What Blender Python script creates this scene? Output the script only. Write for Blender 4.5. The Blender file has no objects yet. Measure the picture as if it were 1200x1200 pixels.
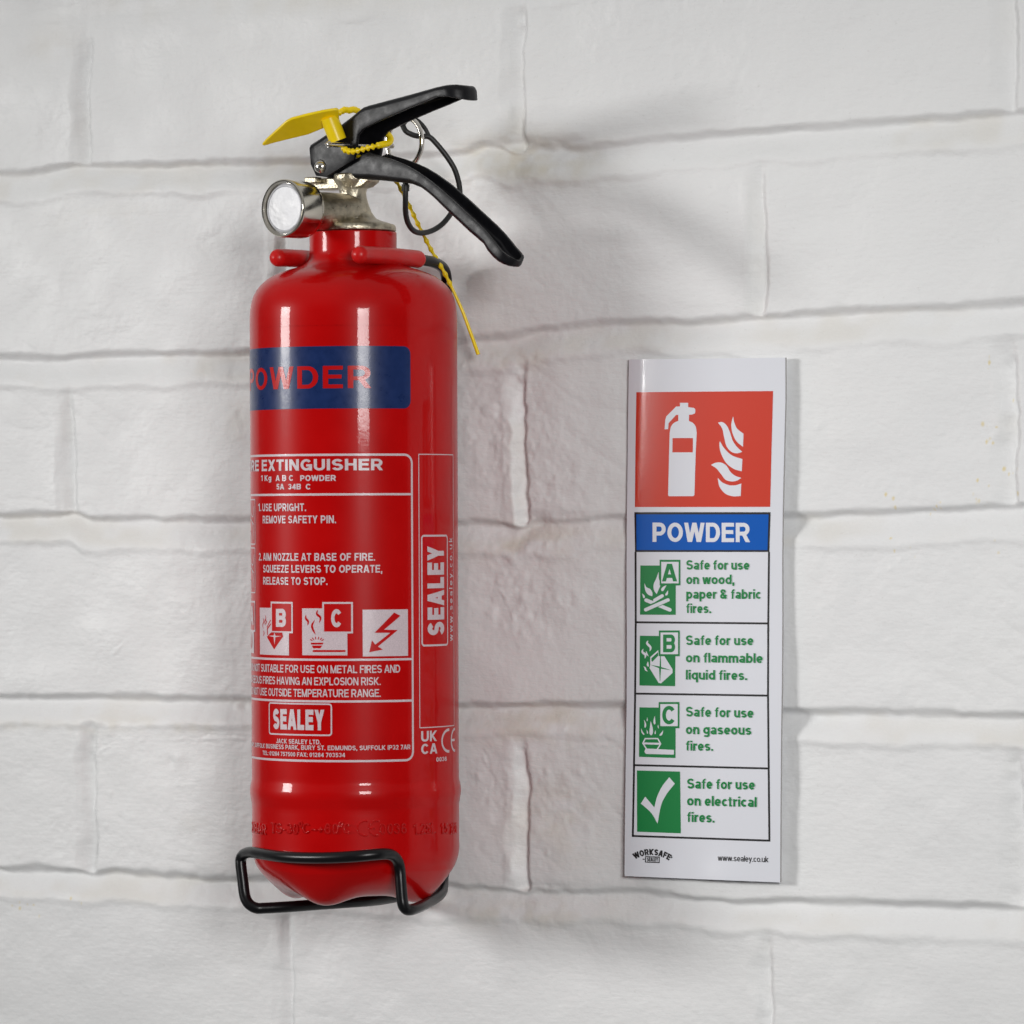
import bpy, bmesh, math, random
import numpy as np
from mathutils import Vector, Matrix
from mathutils.geometry import tessellate_polygon

R = math.radians
S = bpy.context.scene
COL = S.collection

# ------------------------------------------------------------------ camera, world, lamps, exposure
THETA = R(32.0)            # the camera stands 32 degrees to the right of the wall's normal
DIST = 1.92                # metres from the wall
FPX = 5374.0               # focal length in pixels of a 1200 px wide picture
CX, CY = 600.0, 690.0      # level line of the camera in that picture
CAM = Vector((DIST*math.sin(THETA), -DIST*math.cos(THETA), 0))
FWD = Vector((-math.sin(THETA), math.cos(THETA), 0))
RGT = Vector((math.cos(THETA), math.sin(THETA), 0))
UP = Vector((0, 0, 1))
cam_data = bpy.data.cameras.new('camera')
cam = bpy.data.objects.new('camera', cam_data); COL.objects.link(cam)
cam.matrix_world = Matrix.Translation(CAM) @ Matrix((RGT, UP, -FWD)).transposed().to_4x4()
cam_data.sensor_width = 36; cam_data.lens = FPX/1200*36
cam_data.shift_y = (CY-600)/1200.0
cam_data.clip_start = .05; cam_data.clip_end = 50
cam_data.dof.use_dof = True; cam_data.dof.focus_distance = 1.895; cam_data.dof.aperture_fstop = 18
S.camera = cam

W = bpy.data.worlds.new('World'); S.world = W; W.use_nodes = True
nt = W.node_tree; nt.nodes.clear()
wo = nt.nodes.new('ShaderNodeOutputWorld'); bg = nt.nodes.new('ShaderNodeBackground')
tc = nt.nodes.new('ShaderNodeTexCoord'); sx = nt.nodes.new('ShaderNodeSeparateXYZ')
rp = nt.nodes.new('ShaderNodeValToRGB'); mr = nt.nodes.new('ShaderNodeMapRange')
mr.inputs[1].default_value = -1; mr.inputs[2].default_value = 1
nt.links.new(tc.outputs['Generated'], sx.inputs[0]); nt.links.new(sx.outputs[2], mr.inputs[0])
nt.links.new(mr.outputs[0], rp.inputs[0]); nt.links.new(rp.outputs[0], bg.inputs[0]); nt.links.new(bg.outputs[0], wo.inputs[0])
e = rp.color_ramp.elements                       # a room: pale floor, dim walls, bright ceiling
e[0].position = 0; e[0].color = (.26, .255, .25, 1)
e[1].position = 1; e[1].color = (1, .99, .97, 1)
for p, c in ((.38, (.17, .17, .17)), (.48, (.07, .07, .07)), (.57, (.09, .09, .09)), (.72, (.62, .62, .61))):
    k = e.new(p); k.color = (*c, 1)
bg.inputs[1].default_value = .86

def area(name, az, dist, zc, w, h, power, col, zt):
    """softbox at azimuth az (degrees from the wall's normal, left is negative) looking at the extinguisher"""
    L = bpy.data.lights.new(name, 'AREA'); L.shape = 'RECTANGLE'; L.size = w; L.size_y = h; L.energy = power; L.color = col; L.spread = R(47)
    o = bpy.data.objects.new(name, L); COL.objects.link(o)
    t = Vector((.04, 0, zt)); p = Vector((-.07+dist*math.sin(R(az)), -.05-dist*math.cos(R(az)), zc))
    o.location = p; o.rotation_euler = (t-p).to_track_quat('-Z', 'Y').to_euler()
    return o
area('left_softbox', -46, 1.80, .285, .40, .32, 2.45, (1, .99, .975), -.01)
area('right_softbox', 45, 1.80, .235, .38, .33, 2.3, (1, .99, .98), -.01)

S.view_settings.view_transform = 'Standard'; S.view_settings.look = 'None'
S.view_settings.exposure = -0.90; S.view_settings.gamma = 1; S.view_settings.use_curve_mapping = False
S.cycles.max_bounces = 8; S.cycles.sample_clamp_indirect = 6
S.cycles.use_denoising = True

# ------------------------------------------------------------------ points from pixels of the photograph
def ray(px, py):
    return (FWD + RGT*((px-CX)/FPX) + UP*((CY-py)/FPX)).normalized()
def on_y(px, py, y):
    d = ray(px, py); return CAM + d*((y-CAM.y)/d.y)
WALL_Y = 0.0
AY = -.053                                        # the cylinder's axis stands 53 mm off the wall
BASE = on_y(417.2, 1050, AY)                      # foot of the axis
ROLL, LEAN, TURN = R(-.22), R(.9), R(-8)
ROOT = (Matrix.Translation(BASE) @ Matrix.Rotation(ROLL, 4, -FWD.copy()) @ Matrix.Rotation(-LEAN, 4, RGT.copy()) @ Matrix.Rotation(TURN, 4, 'Z'))
if (ROOT.to_3x3() @ UP).dot(FWD) > 0:             # the top leans out from the wall, towards the viewer
    ROOT = (Matrix.Translation(BASE) @ Matrix.Rotation(ROLL, 4, -FWD.copy()) @ Matrix.Rotation(LEAN, 4, RGT.copy()) @ Matrix.Rotation(TURN, 4, 'Z'))
if (ROOT.to_3x3() @ UP).dot(RGT) > 0:
    ROOT = (Matrix.Translation(BASE) @ Matrix.Rotation(-ROLL, 4, -FWD.copy()) @ Matrix.Rotation(LEAN if (ROOT.to_3x3() @ UP).dot(FWD) < 0 else -LEAN, 4, RGT.copy()) @ Matrix.Rotation(TURN, 4, 'Z'))
INV = ROOT.inverted(); CAML = INV @ CAM
VF = (INV.to_3x3() @ FWD); VF.z = 0; VF.normalize()          # viewing direction in the extinguisher's frame
VR = Vector((-VF.y, VF.x, 0))
VR = VR if VR.dot(INV.to_3x3() @ RGT) > 0 else -VR
def lray(px, py): return (INV.to_3x3() @ ray(px, py)).normalized()
def on_e(px, py, e):
    """point at e metres in front of the axis (towards the viewer), extinguisher's frame"""
    d = lray(px, py); t = ((VF*-e)-CAML).dot(VF)/d.dot(VF); return CAML + d*t
def on_ly(px, py, y):
    d = lray(px, py); return CAML + d*((y-CAML.y)/d.y)
def zax(py, px=416.0): return on_e(px, py, 0).z
PXM = (CAML.xy.length)/FPX                        # metres per pixel at the axis
RAD = 121.4*PXM
def cyl(px, py, r=None):
    """(arc length u, height z) where the ray meets the cylinder; u = 0 faces the viewer"""
    r = r or RAD
    d = lray(px, py); a = d.x**2+d.y**2; b = CAML.x*d.x+CAML.y*d.y; c = CAML.x**2+CAML.y**2-r*r
    q = b*b-a*c
    t = (-b-math.sqrt(max(q, 0)))/a
    p = CAML + d*t
    return math.atan2(p.dot(VR), -p.dot(VF))*r, p.z
def cyl_pt(u, z, lift=0, r=None):
    r = r or RAD
    a = u/r; return VR*(math.sin(a)*(r+lift)) - VF*(math.cos(a)*(r+lift)) + UP*z

# ------------------------------------------------------------------ materials
def mat(name, col, rough=.5, metal=0, coat=0, coat_rough=.05, spec=.5, bump=None, var=None, ior=None):
    """bump = (scale, strength, distance, detail); var = (scale, amount, roughness amount)"""
    m = bpy.data.materials.new(name); m.use_nodes = True
    n = m.node_tree.nodes; l = m.node_tree.links; b = n['Principled BSDF']
    b.inputs['Base Color'].default_value = (*col, 1); b.inputs['Roughness'].default_value = rough
    b.inputs['Metallic'].default_value = metal; b.inputs['Coat Weight'].default_value = coat
    b.inputs['Coat Roughness'].default_value = coat_rough; b.inputs['Coat IOR'].default_value = 1.38; b.inputs['Specular IOR Level'].default_value = spec
    t = n.new('ShaderNodeTexCoord')
    if bump:
        x = n.new('ShaderNodeTexNoise'); x.inputs['Scale'].default_value = bump[0]; x.inputs['Detail'].default_value = bump[3]
        u = n.new('ShaderNodeBump'); u.inputs['Strength'].default_value = bump[1]; u.inputs['Distance'].default_value = bump[2]
        l.new(t.outputs['Object'], x.inputs['Vector']); l.new(x.outputs[0], u.inputs['Height']); l.new(u.outputs[0], b.inputs['Normal'])
        if coat: l.new(u.outputs[0], b.inputs['Coat Normal'])
    if var:
        x = n.new('ShaderNodeTexNoise'); x.inputs['Scale'].default_value = var[0]; x.inputs['Detail'].default_value = 5
        l.new(t.outputs['Object'], x.inputs['Vector'])
        q = n.new('ShaderNodeMapRange'); q.inputs[1].default_value = .3; q.inputs[2].default_value = .7
        q.inputs[3].default_value = 1-var[1]; q.inputs[4].default_value = 1+var[1]
        l.new(x.outputs[0], q.inputs[0])
        v = n.new('ShaderNodeVectorMath'); v.operation = 'SCALE'; v.inputs[0].default_value = col
        l.new(q.outputs[0], v.inputs['Scale']); l.new(v.outputs[0], b.inputs['Base Color'])
        q2 = n.new('ShaderNodeMapRange'); q2.inputs[1].default_value = .3; q2.inputs[2].default_value = .7
        q2.inputs[3].default_value = rough-var[2]; q2.inputs[4].default_value = rough+var[2]
        l.new(x.outputs[0], q2.inputs[0]); l.new(q2.outputs[0], b.inputs['Roughness'])
    return m
M = {}
M['red'] = mat('red_powder_coat', (.44, .0010, .0014), .34, spec=.08, coat=.46, coat_rough=.055, bump=(420, .032, .0003, 2), var=(60, .05, .03))
M['ink'] = mat('silver_print', (.56, .46, .49), .45, coat=.5, coat_rough=.1, bump=(3000, .25, .0002, 2), var=(2600, .16, .05))
M['navy'] = mat('navy_print', (.009, .024, .098), .30, spec=.2, coat=.34, coat_rough=.11, bump=(900, .04, .0002, 3), var=(300, .10, .04))
M['redprint'] = mat('red_print', (.46, .004, .005), .30, spec=.15, coat=.36, coat_rough=.09, bump=(700, .03, .0003, 2))
M['black'] = mat('black_painted_steel', (.006, .006, .0075), .40, spec=.25, bump=(1500, .16, .0002, 3), var=(260, .2, .06))
M['wire'] = mat('black_plastic_coated_wire', (.005, .005, .006), .30, spec=.27, bump=(400, .08, .0003, 2))
M['cord'] = mat('black_cord_sheath', (.012, .012, .012), .48)
M['cast'] = mat('cast_nickel', (.47, .425, .33), .36, 1, bump=(900, .55, .0007, 4), var=(300, .30, .10))
M['chrome'] = mat('polished_nickel', (.58, .55, .48), .17, 1, var=(300, .06, .05))
M['steel'] = mat('bright_steel', (.68, .65, .60), .20, 1)
M['dial'] = mat('gauge_lens', (.48, .48, .50), .40, spec=.5, coat=.16, coat_rough=.18, bump=(190, .22, .0010, 9), var=(150, .42, .12))
M['sleeve'] = mat('red_vinyl_sleeve', (.54, .007, .007), .36, spec=.28, coat=.08, coat_rough=.25, bump=(200, .05, .0003, 2), var=(120, .06, .04))
M['yellow'] = mat('yellow_plastic', (.88, .64, .003), .33, spec=.5, bump=(500, .06, .0003, 2), var=(200, .05, .05))
M['vinyl'] = mat('white_plastic_sheet', (.735, .752, .805), .22, coat=.6, coat_rough=.07, bump=(260, .05, .0005, 2))
M['edge'] = mat('plastic_edge', (.34, .33, .33), .6)
M['sred'] = mat('sign_red', (.60, .045, .022), .25, coat=.6, coat_rough=.09, bump=(1400, .08, .0002, 2))
M['sblue'] = mat('sign_blue', (.0, .095, .45), .30, spec=.25, coat=.28, coat_rough=.09, bump=(1400, .08, .0002, 2))
M['sgreen'] = mat('sign_green', (.008, .21, .052), .28, coat=.4, coat_rough=.1, bump=(1400, .08, .0002, 2))
M['sblack'] = mat('sign_black', (.012, .011, .012), .3)

# ------------------------------------------------------------------ helpers
def tag(o, label=None, cat=None, group=None, kind=None):
    for k, v in (('label', label), ('category', cat), ('group', group), ('kind', kind)):
        if v: o[k] = v
    return o
def empty(name, mw, label, cat):
    o = bpy.data.objects.new(name, None); COL.objects.link(o); o.matrix_world = mw
    o.empty_display_size = .02
    return tag(o, label, cat)
def mesh_obj(name, bm, mats, parent=None, smooth=35, label=None):
    """bm is in the parent's own frame"""
    me = bpy.data.meshes.new(name); bm.normal_update(); bm.to_mesh(me); bm.free()
    for m in (mats if isinstance(mats, (list, tuple)) else [mats]): me.materials.append(M[m] if isinstance(m, str) else m)
    if smooth:
        for p in me.polygons: p.use_smooth = True
        me.set_sharp_from_angle(angle=R(smooth))
    o = bpy.data.objects.new(name, me); COL.objects.link(o)
    if parent: o.parent = parent
    if label: o['label'] = label
    return o
def spline(pts, k=8):
    """Catmull-Rom through points (any dimension)"""
    P = [np.array(p, float) for p in pts]; out = []
    for i in range(len(P)-1):
        a = P[i-1] if i else 2*P[0]-P[1]; b, c = P[i], P[i+1]; d = P[i+2] if i+2 < len(P) else 2*P[-1]-P[-2]
        for j in range(k):
            t = j/k
            out.append(.5*((2*b)+(c-a)*t+(2*a-5*b+4*c-d)*t*t+(3*b-a-3*c+d)*t**3))
    out.append(P[-1]); return out
def tube(bm, pts, rad, n=12, caps=True, closed=False):
    """sweep a circle along points; rad is a number or one per point"""
    pts = [Vector(p) for p in pts]; N = len(pts)
    rad = [rad]*N if not hasattr(rad, '__len__') else rad
    rings = []; nrm = None
    for i, p in enumerate(pts):
        if closed: t = pts[(i+1) % N]-pts[i-1]
        else: t = pts[min(i+1, N-1)]-pts[max(i-1, 0)]
        t.normalize()
        if nrm is None:
            nrm = t.orthogonal().normalized()
        else:
            nrm = nrm - t*nrm.dot(t)
            if nrm.length < 1e-6: nrm = t.orthogonal()
            nrm.normalize()
        b = t.cross(nrm)
        rings.append([bm.verts.new(p+(nrm*math.cos(2*math.pi*k/n)+b*math.sin(2*math.pi*k/n))*rad[i]) for k in range(n)])
    for i in range(N if closed else N-1):
        A, B = rings[i], rings[(i+1) % N]
        for k in range(n): bm.faces.new((A[k], A[(k+1) % n], B[(k+1) % n], B[k]))
    if caps and not closed:
        bm.faces.new(rings[0][::-1]); bm.faces.new(rings[-1])
def capsule_rad(pts, r, endlen=None, start=True, end=True):
    """radii that round off the ends of a tube"""
    P = [Vector(p) for p in pts]; s = [0]
    for i in range(1, len(P)): s.append(s[-1]+(P[i]-P[i-1]).length)
    L = s[-1]; e = endlen or r; out = []
    for q in s:
        k = 1
        if start and q < e: k = min(k, math.sqrt(max(0, 1-(1-q/e)**2)))
        if end and L-q < e: k = min(k, math.sqrt(max(0, 1-(1-(L-q)/e)**2)))
        out.append(max(r*k, r*.04))
    return out
def resample(pts, step):
    P = [np.array(p, float) for p in pts]; out = [P[0]]; acc = 0
    for i in range(1, len(P)):
        a, b = P[i-1], P[i]; L = np.linalg.norm((b-a)[:3]); 
        if L < 1e-12: continue
        while acc+L >= step:
            t = (step-acc)/L; a = a+(b-a)*t; out.append(a.copy()); L = np.linalg.norm((b-a)[:3]); acc = 0
            if L < 1e-12: break
        acc += L
    if np.linalg.norm((out[-1]-P[-1])[:3]) > step*.2: out.append(P[-1])
    return out
def lathe(bm, prof, n=96, mtx=None, closed_top=True, closed_bottom=True):
    """prof = [(radius, z)]"""
    rings = []
    for r, z in prof:
        ring = [Vector((r*math.cos(2*math.pi*k/n), r*math.sin(2*math.pi*k/n), z)) for k in range(n)]
        rings.append([bm.verts.new(mtx @ v if mtx else v) for v in ring])
    for A, B in zip(rings, rings[1:]):
        for k in range(n): bm.faces.new((A[k], A[(k+1) % n], B[(k+1) % n], B[k]))
    if closed_bottom: bm.faces.new(rings[0][::-1])
    if closed_top: bm.faces.new(rings[-1])
    bmesh.ops.recalc_face_normals(bm, faces=bm.faces[:])
def prism(bm, poly, y0, y1):
    """side profile [(x, z)] extruded from y0 to y1"""
    a = [bm.verts.new((x, y0, z)) for x, z in poly]; b = [bm.verts.new((x, y1, z)) for x, z in poly]
    n = len(poly); bm.faces.new(a); bm.faces.new(b[::-1])
    for i in range(n): bm.faces.new((a[i], b[i], b[(i+1) % n], a[(i+1) % n]))
    bmesh.ops.recalc_face_normals(bm, faces=bm.faces[:])
def bevel(o, w, seg=2, ang=30):
    m = o.modifiers.new('bevel', 'BEVEL'); m.width = w; m.segments = seg; m.limit_method = 'ANGLE'; m.angle_limit = R(ang)
    m.harden_normals = False
    return o

# ------------------------------------------------------------------ lettering: strokes, cap height 1
def arc(cx, cy, rx, ry, a0, a1, n=None):
    n = n or max(4, int(abs(a1-a0)/14))
    return [(cx+rx*math.cos(R(a0+(a1-a0)*i/n)), cy+ry*math.sin(R(a0+(a1-a0)*i/n))) for i in range(n+1)]
def glyph(c, t):
    """-> (width, [(centre line, lower clip, upper clip)])"""
    h = t/2; r = []
    def s(*p, lo=0., hi=1., th=t): r.append((list(p), lo, hi, th))
    def sp(p, lo=-.4, hi=1.1, th=t): r.append((p, lo, hi, th))
    X = .73                                       # x-height
    if c == 'A':
        w = .74; s((h*.9-.03, -.06), (w/2-h*.08, 1.06)); s((w-h*.9+.03, -.06), (w/2+h*.08, 1.06)); s((.18, .30), (w-.18, .30))
    elif c == 'B':
        w = .70; s((h, 0), (h, 1)); sp([(h, 1-h)]+arc(w-.25, (1.5-h)/2+.005, .22-h+.02, (.5-h)/2, 90, -90)+[(h, .51)])
        sp([(h, .51)]+arc(w-.25, (.51+h)/2, .25-h, (.51-h)/2, 90, -90)+[(h, h)])
    elif c == 'C': w = .74; sp(arc(w/2, .5, w/2-h, .5-h, 38, 322, 24))
    elif c == 'D': w = .72; s((h, 0), (h, 1)); sp([(h, 1-h)]+arc(w-.36, .5, .36-h, .5-h, 90, -90, 14)+[(h, h)])
    elif c == 'E': w = .63; s((h, 0), (h, 1)); s((0, 1-h), (w, 1-h)); s((0, .52), (w-.04, .52)); s((0, h), (w, h))
    elif c == 'F': w = .58; s((h, 0), (h, 1)); s((0, 1-h), (w, 1-h)); s((0, .50), (w-.06, .50))
    elif c == 'G': w = .78; sp(arc(w/2, .5, w/2-h, .5-h, 40, 318, 24)); s((w/2, .45), (w, .45)); s((w-h, .0), (w-h, .50))
    elif c == 'H': w = .71; s((h, 0), (h, 1)); s((w-h, 0), (w-h, 1)); s((0, .52), (w, .52))
    elif c == 'I': w = t; s((h, 0), (h, 1))
    elif c == 'J': w = .55; sp([(w-h, 1)]+arc(w/2, .28, w/2-h, .28-h, 0, -180, 12)+[(h, .33)], hi=1.)
    elif c == 'K': w = .73; s((h, 0), (h, 1)); s((w-h*.6, 1.06), (h, .36)); s((.24, .52), (w-h*.7, -.06))
    elif c == 'L': w = .57; s((h, 0), (h, 1)); s((0, h), (w, h))
    elif c == 'M': w = .86; s((h, 0), (h, 1)); s((w-h, 0), (w-h, 1)); s((h*.9, 1.04), (w/2, -.04)); s((w-h*.9, 1.04), (w/2, -.04))
    elif c == 'N': w = .72; s((h, 0), (h, 1)); s((w-h, 0), (w-h, 1)); s((h*.9, 1.04), (w-h*.9, -.04))
    elif c == 'O': w = .79; sp(arc(w/2, .5, w/2-h, .5-h, 0, 360, 30))
    elif c == 'P': w = .67; s((h, 0), (h, 1)); sp([(h, 1-h)]+arc(w-.30, (1.45-h)/2-.01, .30-h, (.57-h)/2, 90, -90, 12)+[(h, .43)])
    elif c == 'Q': w = .79; sp(arc(w/2, .5, w/2-h, .5-h, 0, 360, 30)); s((.45, .30), (.76, -.02), lo=-.03)
    elif c == 'R':
        w = .73; s((h, 0), (h, 1)); sp([(h, 1-h)]+arc(w-.33, (1.46-h)/2-.01, .30-h, (.56-h)/2, 90, -90, 12)+[(h, .44)]); s((.36, .50), (w-h*.8, -.06))
    elif c == 'S':
        w = .68; q = (.5-h)/2; sp(arc(w/2, .5+q, w/2-h-.01, q, 22, 270, 18)+arc(w/2, h+q, w/2-h, q, 90, -160, 18)[1:])
    elif c == 'T': w = .63; s((w/2, 0), (w/2, 1)); s((0, 1-h), (w, 1-h))
    elif c == 'U': w = .71; sp([(h, 1)]+arc(w/2, .34, w/2-h, .34-h, 180, 360, 14)+[(w-h, 1)], hi=1.)
    elif c == 'V': w = .70; s((h*.9-.02, 1.06), (w/2, -.06)); s((w-h*.9+.02, 1.06), (w/2, -.06))
    elif c == 'W':
        w = 1.0; a = .27
        s((h*.9-.02, 1.06), (a, -.06)); s((w/2+h*.1, 1.06), (a, -.06)); s((w/2-h*.1, 1.06), (w-a, -.06)); s((w-h*.9+.02, 1.06), (w-a, -.06))
    elif c == 'X': w = .70; s((h*.8, 1.06), (w-h*.8, -.06)); s((w-h*.8, 1.06), (h*.8, -.06))
    elif c == 'Y': w = .70; s((h*.9-.02, 1.06), (w/2, .40)); s((w-h*.9+.02, 1.06), (w/2, .40)); s((w/2, 0), (w/2, .46))
    elif c == 'Z': w = .62; s((0, 1-h), (w, 1-h)); s((0, h), (w, h)); s((h*.9, h*.4), (w-h*.9, 1-h*.4))
    elif c == 'a':
        w = .55; sp([(w-h, 0), (w-h, X-.22)]+arc(w/2, X-.22, w/2-h, .22-h, 0, 158, 10)[1:], lo=0.)
        sp(arc(w/2-.01, .22, w/2-h-.01, .21-h*.9, 0, 360, 20))
    elif c in 'bdpq':
        w = .60; sp(arc(w/2, X/2, w/2-h, X/2-h, 0, 360, 22)); x = h if c in 'bp' else w-h
        s((x, 0 if c in 'bd' else -.28), (x, 1 if c in 'bd' else X), lo=-.28)
    elif c == 'c': w = .53; sp(arc(w/2+.01, X/2, w/2-h+.01, X/2-h, 42, 318, 18))
    elif c == 'e': w = .57; sp([(w-h*.4, X/2-h*.1), (h, X/2-h*.1)]); sp(arc(w/2, X/2, w/2-h, X/2-h, -4, 318, 22))
    elif c == 'f': w = .36; sp([(.17, 0)]+arc(.36, .78, .19, .22-t*.36, 180, 92, 7), lo=0, th=t*.86); s((0, X-t*.3-.02), (w-.02, X-t*.3-.02), th=t*.58)
    elif c == 'g':
        w = .60; sp(arc(w/2, X/2+.02, w/2-h, X/2-h-.02, 0, 360, 22)); sp([(w-h, X)]+arc(w/2, -.06, w/2-h, .22-h, 0, -155, 12), hi=X)
    elif c == 'h': w = .57; s((h, 0), (h, 1)); sp([(h, X-.28)]+arc(w/2, X-.28, w/2-h, .28-h, 180, 0, 12)+[(w-h, 0)], lo=0)
    elif c == 'i': w = t*.95; s((w/2, 0), (w/2, X)); s((w/2, .84), (w/2, 1))
    elif c == 'k': w = .57; s((h, 0), (h, 1)); s((w-h, X+.05), (h, .25), hi=X); s((.20, .42), (w-h*.8, -.06))
    elif c == 'l': w = t*.95; s((w/2, 0), (w/2, 1))
    elif c == 'm':
        w = .88; s((h, 0), (h, X)); q = (w-t)/4
        sp([(h, X-.24)]+arc(h+q, X-.24, q, .24-h, 180, 0, 10)+[(h+2*q, 0)], lo=0); sp([(h+2*q, X-.24)]+arc(h+3*q, X-.24, q, .24-h, 180, 0, 10)+[(w-h, 0)], lo=0)
    elif c == 'n': w = .57; s((h, 0), (h, X)); sp([(h, X-.28)]+arc(w/2, X-.28, w/2-h, .28-h, 180, 0, 12)+[(w-h, 0)], lo=0)
    elif c == 'o': w = .60; sp(arc(w/2, X/2, w/2-h, X/2-h, 0, 360, 24))
    elif c == 'r': w = .37; s((h, 0), (h, X)); sp([(h, X-.26)]+arc(.36, X-.27, .36-h, .27-h, 180, 88, 8))
    elif c == 's':
        w = .54; q = (X/2-h)/2; sp(arc(w/2, X/2+q, w/2-h-.01, q, 25, 270, 14)+arc(w/2, h+q, w/2-h, q, 90, -155, 14)[1:])
    elif c == 't': w = .34; s((.14, .0), (.14, .92), th=t*.9); s((-.04, X-t*.3-.02), (w, X-t*.3-.02), th=t*.58); s((.12, t*.34), (w, t*.34), th=t*.68)
    elif c == 'u': w = .57; s((w-h, 0), (w-h, X)); sp([(h, X)]+arc(w/2, .28, w/2-h, .28-h, 180, 360, 12), hi=X)
    elif c == 'v': w = .55; s((h*.8-.02, X+.05), (w/2, -.05), hi=X); s((w-h*.8+.02, X+.05), (w/2, -.05), hi=X)
    elif c == 'w':
        w = .80; a = .22
        for p, q in ((h*.8-.02, a), (w/2, a), (w/2, w-a), (w-h*.8+.02, w-a)): s((p, X+.05), (q, -.05), hi=X)
    elif c == 'y': w = .55; s((h*.8-.02, X+.05), (w/2+.02, -.02), lo=-.3, hi=X); s((w-h*.8+.02, X+.05), (.13, -.30), lo=-.28, hi=X)
    elif c == '0': w = .58; sp(arc(w/2, .5, w/2-h, .5-h, 0, 360, 26))
    elif c == '1': w = .40; s((w-h, 0), (w-h, 1)); s((0, .72), (w-h, .90))
    elif c == '2': w = .58; sp(arc(w/2, .70, w/2-h, .30-h, 165, -25, 14)+[(h*1.1, h)]); s((0, h), (w, h))
    elif c == '3': w = .58; q = (.5-h)/2; sp(arc(w/2-.02, .51+q, w/2-h, q, 165, -90, 14), th=t*.9); sp(arc(w/2-.02, h+q+.01, w/2-h+.02, q, 90, -165, 14), th=t*.9)
    elif c == '4': w = .60; s((w-.17, 0), (w-.17, 1)); s((0, .28), (w, .28)); s((w-.16, 1.02), (h*.6, .25))
    elif c == '5': w = .58; s((.09, 1-h), (w-.04, 1-h)); s((.14, 1), (.09+h*.3, .45), lo=.45); sp(arc(w/2-.01, .34, w/2-h, .34-h, 140, -155, 18))
    elif c == '6': w = .58; sp(arc(w/2, .32, w/2-h, .32-h, 0, 360, 22)); sp(arc(w/2, .46, w/2-h, .54-h, 35, 190, 12))
    elif c == '7': w = .57; s((0, 1-h), (w, 1-h)); s((w-h*.9, 1-h), (.17, -.05))
    elif c == '8': w = .58; q = (.5-h)/2; sp(arc(w/2, .51+q, w/2-h-.02, q, 0, 360, 18)); sp(arc(w/2, h+q, w/2-h, q, 0, 360, 20))
    elif c == '9': w = .58; sp(arc(w/2, .68, w/2-h, .32-h, 0, 360, 22)); sp(arc(w/2, .54, w/2-h, .54-h, 10, -145, 12))
    elif c == '&':
        w = .72; sp(arc(.29, .77, .17, .23-h, -40, 220, 14)+[(.60, .02)]); sp([(.42, .62), (.22, .48)]+arc(.27, .26, .27-h, .26-h, 130, 300, 12)+[(.52, .25), (.60, .42)])
    elif c == '.': w = t; s((h, 0), (h, t))
    elif c == ',': w = t; s((h, -.02), (h, t)); s((h*1.2, .0), (h*.5, -.17), lo=-.2)
    elif c == ':': w = t; s((h, 0), (h, t)); s((h, X-t), (h, X))
    elif c == '-': w = .34; s((0, .38), (w, .38))
    elif c == '+': w = .52; s((0, .40), (w, .40)); s((w/2, .14), (w/2, .66))
    elif c == '~': w = .5; sp(spline([(0, .34), (.13, .44), (.25, .38), (.37, .32), (.5, .42)], 3))
    elif c == '*': w = .28; sp(arc(.14, .84, .09, .12, 0, 360, 12))
    else: w = .3
    return w, r
def strip(pts, hw, closed=False):
    """quads of a mitred band round a polyline"""
    P = [Vector((p[0], p[1])) for p in pts]
    if closed and (P[0]-P[-1]).length < 1e-9: P.pop()
    n = len(P)
    if n > 2 and not closed and (P[0]-P[-1]).length < 1e-6: P.pop(); n -= 1; closed = True
    Lf, Rt = [], []
    for i in range(n):
        a = P[i-1] if (i or closed) else None; c = P[(i+1) % n] if (i < n-1 or closed) else None
        d1 = (P[i]-a).normalized() if a is not None else (c-P[i]).normalized()
        d2 = (c-P[i]).normalized() if c is not None else d1
        n1 = Vector((-d1.y, d1.x)); n2 = Vector((-d2.y, d2.x)); m = n1+n2
        if m.length < .2: m = n1; k = 1
        else: m.normalize(); k = min(1/max(m.dot(n1), .35), 2)
        Lf.append(P[i]+m*hw*k); Rt.append(P[i]-m*hw*k)
    q = []
    for i in range(n if closed else n-1):
        j = (i+1) % n; q.append([tuple(Rt[i]), tuple(Rt[j]), tuple(Lf[j]), tuple(Lf[i])])
    return q
def clip_y(poly, lo, hi):
    for lim, sgn in ((lo, 1), (hi, -1)):
        out = []
        for i in range(len(poly)):
            a, b = poly[i-1], poly[i]; ia, ib = (a[1]-lim)*sgn >= -1e-9, (b[1]-lim)*sgn >= -1e-9
            if ia != ib:
                t = (lim-a[1])/(b[1]-a[1]); out.append((a[0]+(b[0]-a[0])*t, lim))
            if ib: out.append(b)
        poly = out
        if len(poly) < 3: return []
    return poly
def lettering(text, t=.2, track=.11, space=.30):
    """-> (list of (polygon, stroke number), x-extents of every character)"""
    x = 0; out = []; ext = []
    for ch in text:
        if ch == ' ': ext.append((x, x+space-track)); x += space; continue
        w, st = glyph(ch, t)
        for k, (pts, lo, hi, th) in enumerate(st):
            for q in strip(pts, th/2):
                q = clip_y(q, lo, hi)
                if q: out.append(([(a+x, b) for a, b in q], k))
        ext.append((x, x+w)); x += w+track
    return out, ext

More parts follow.
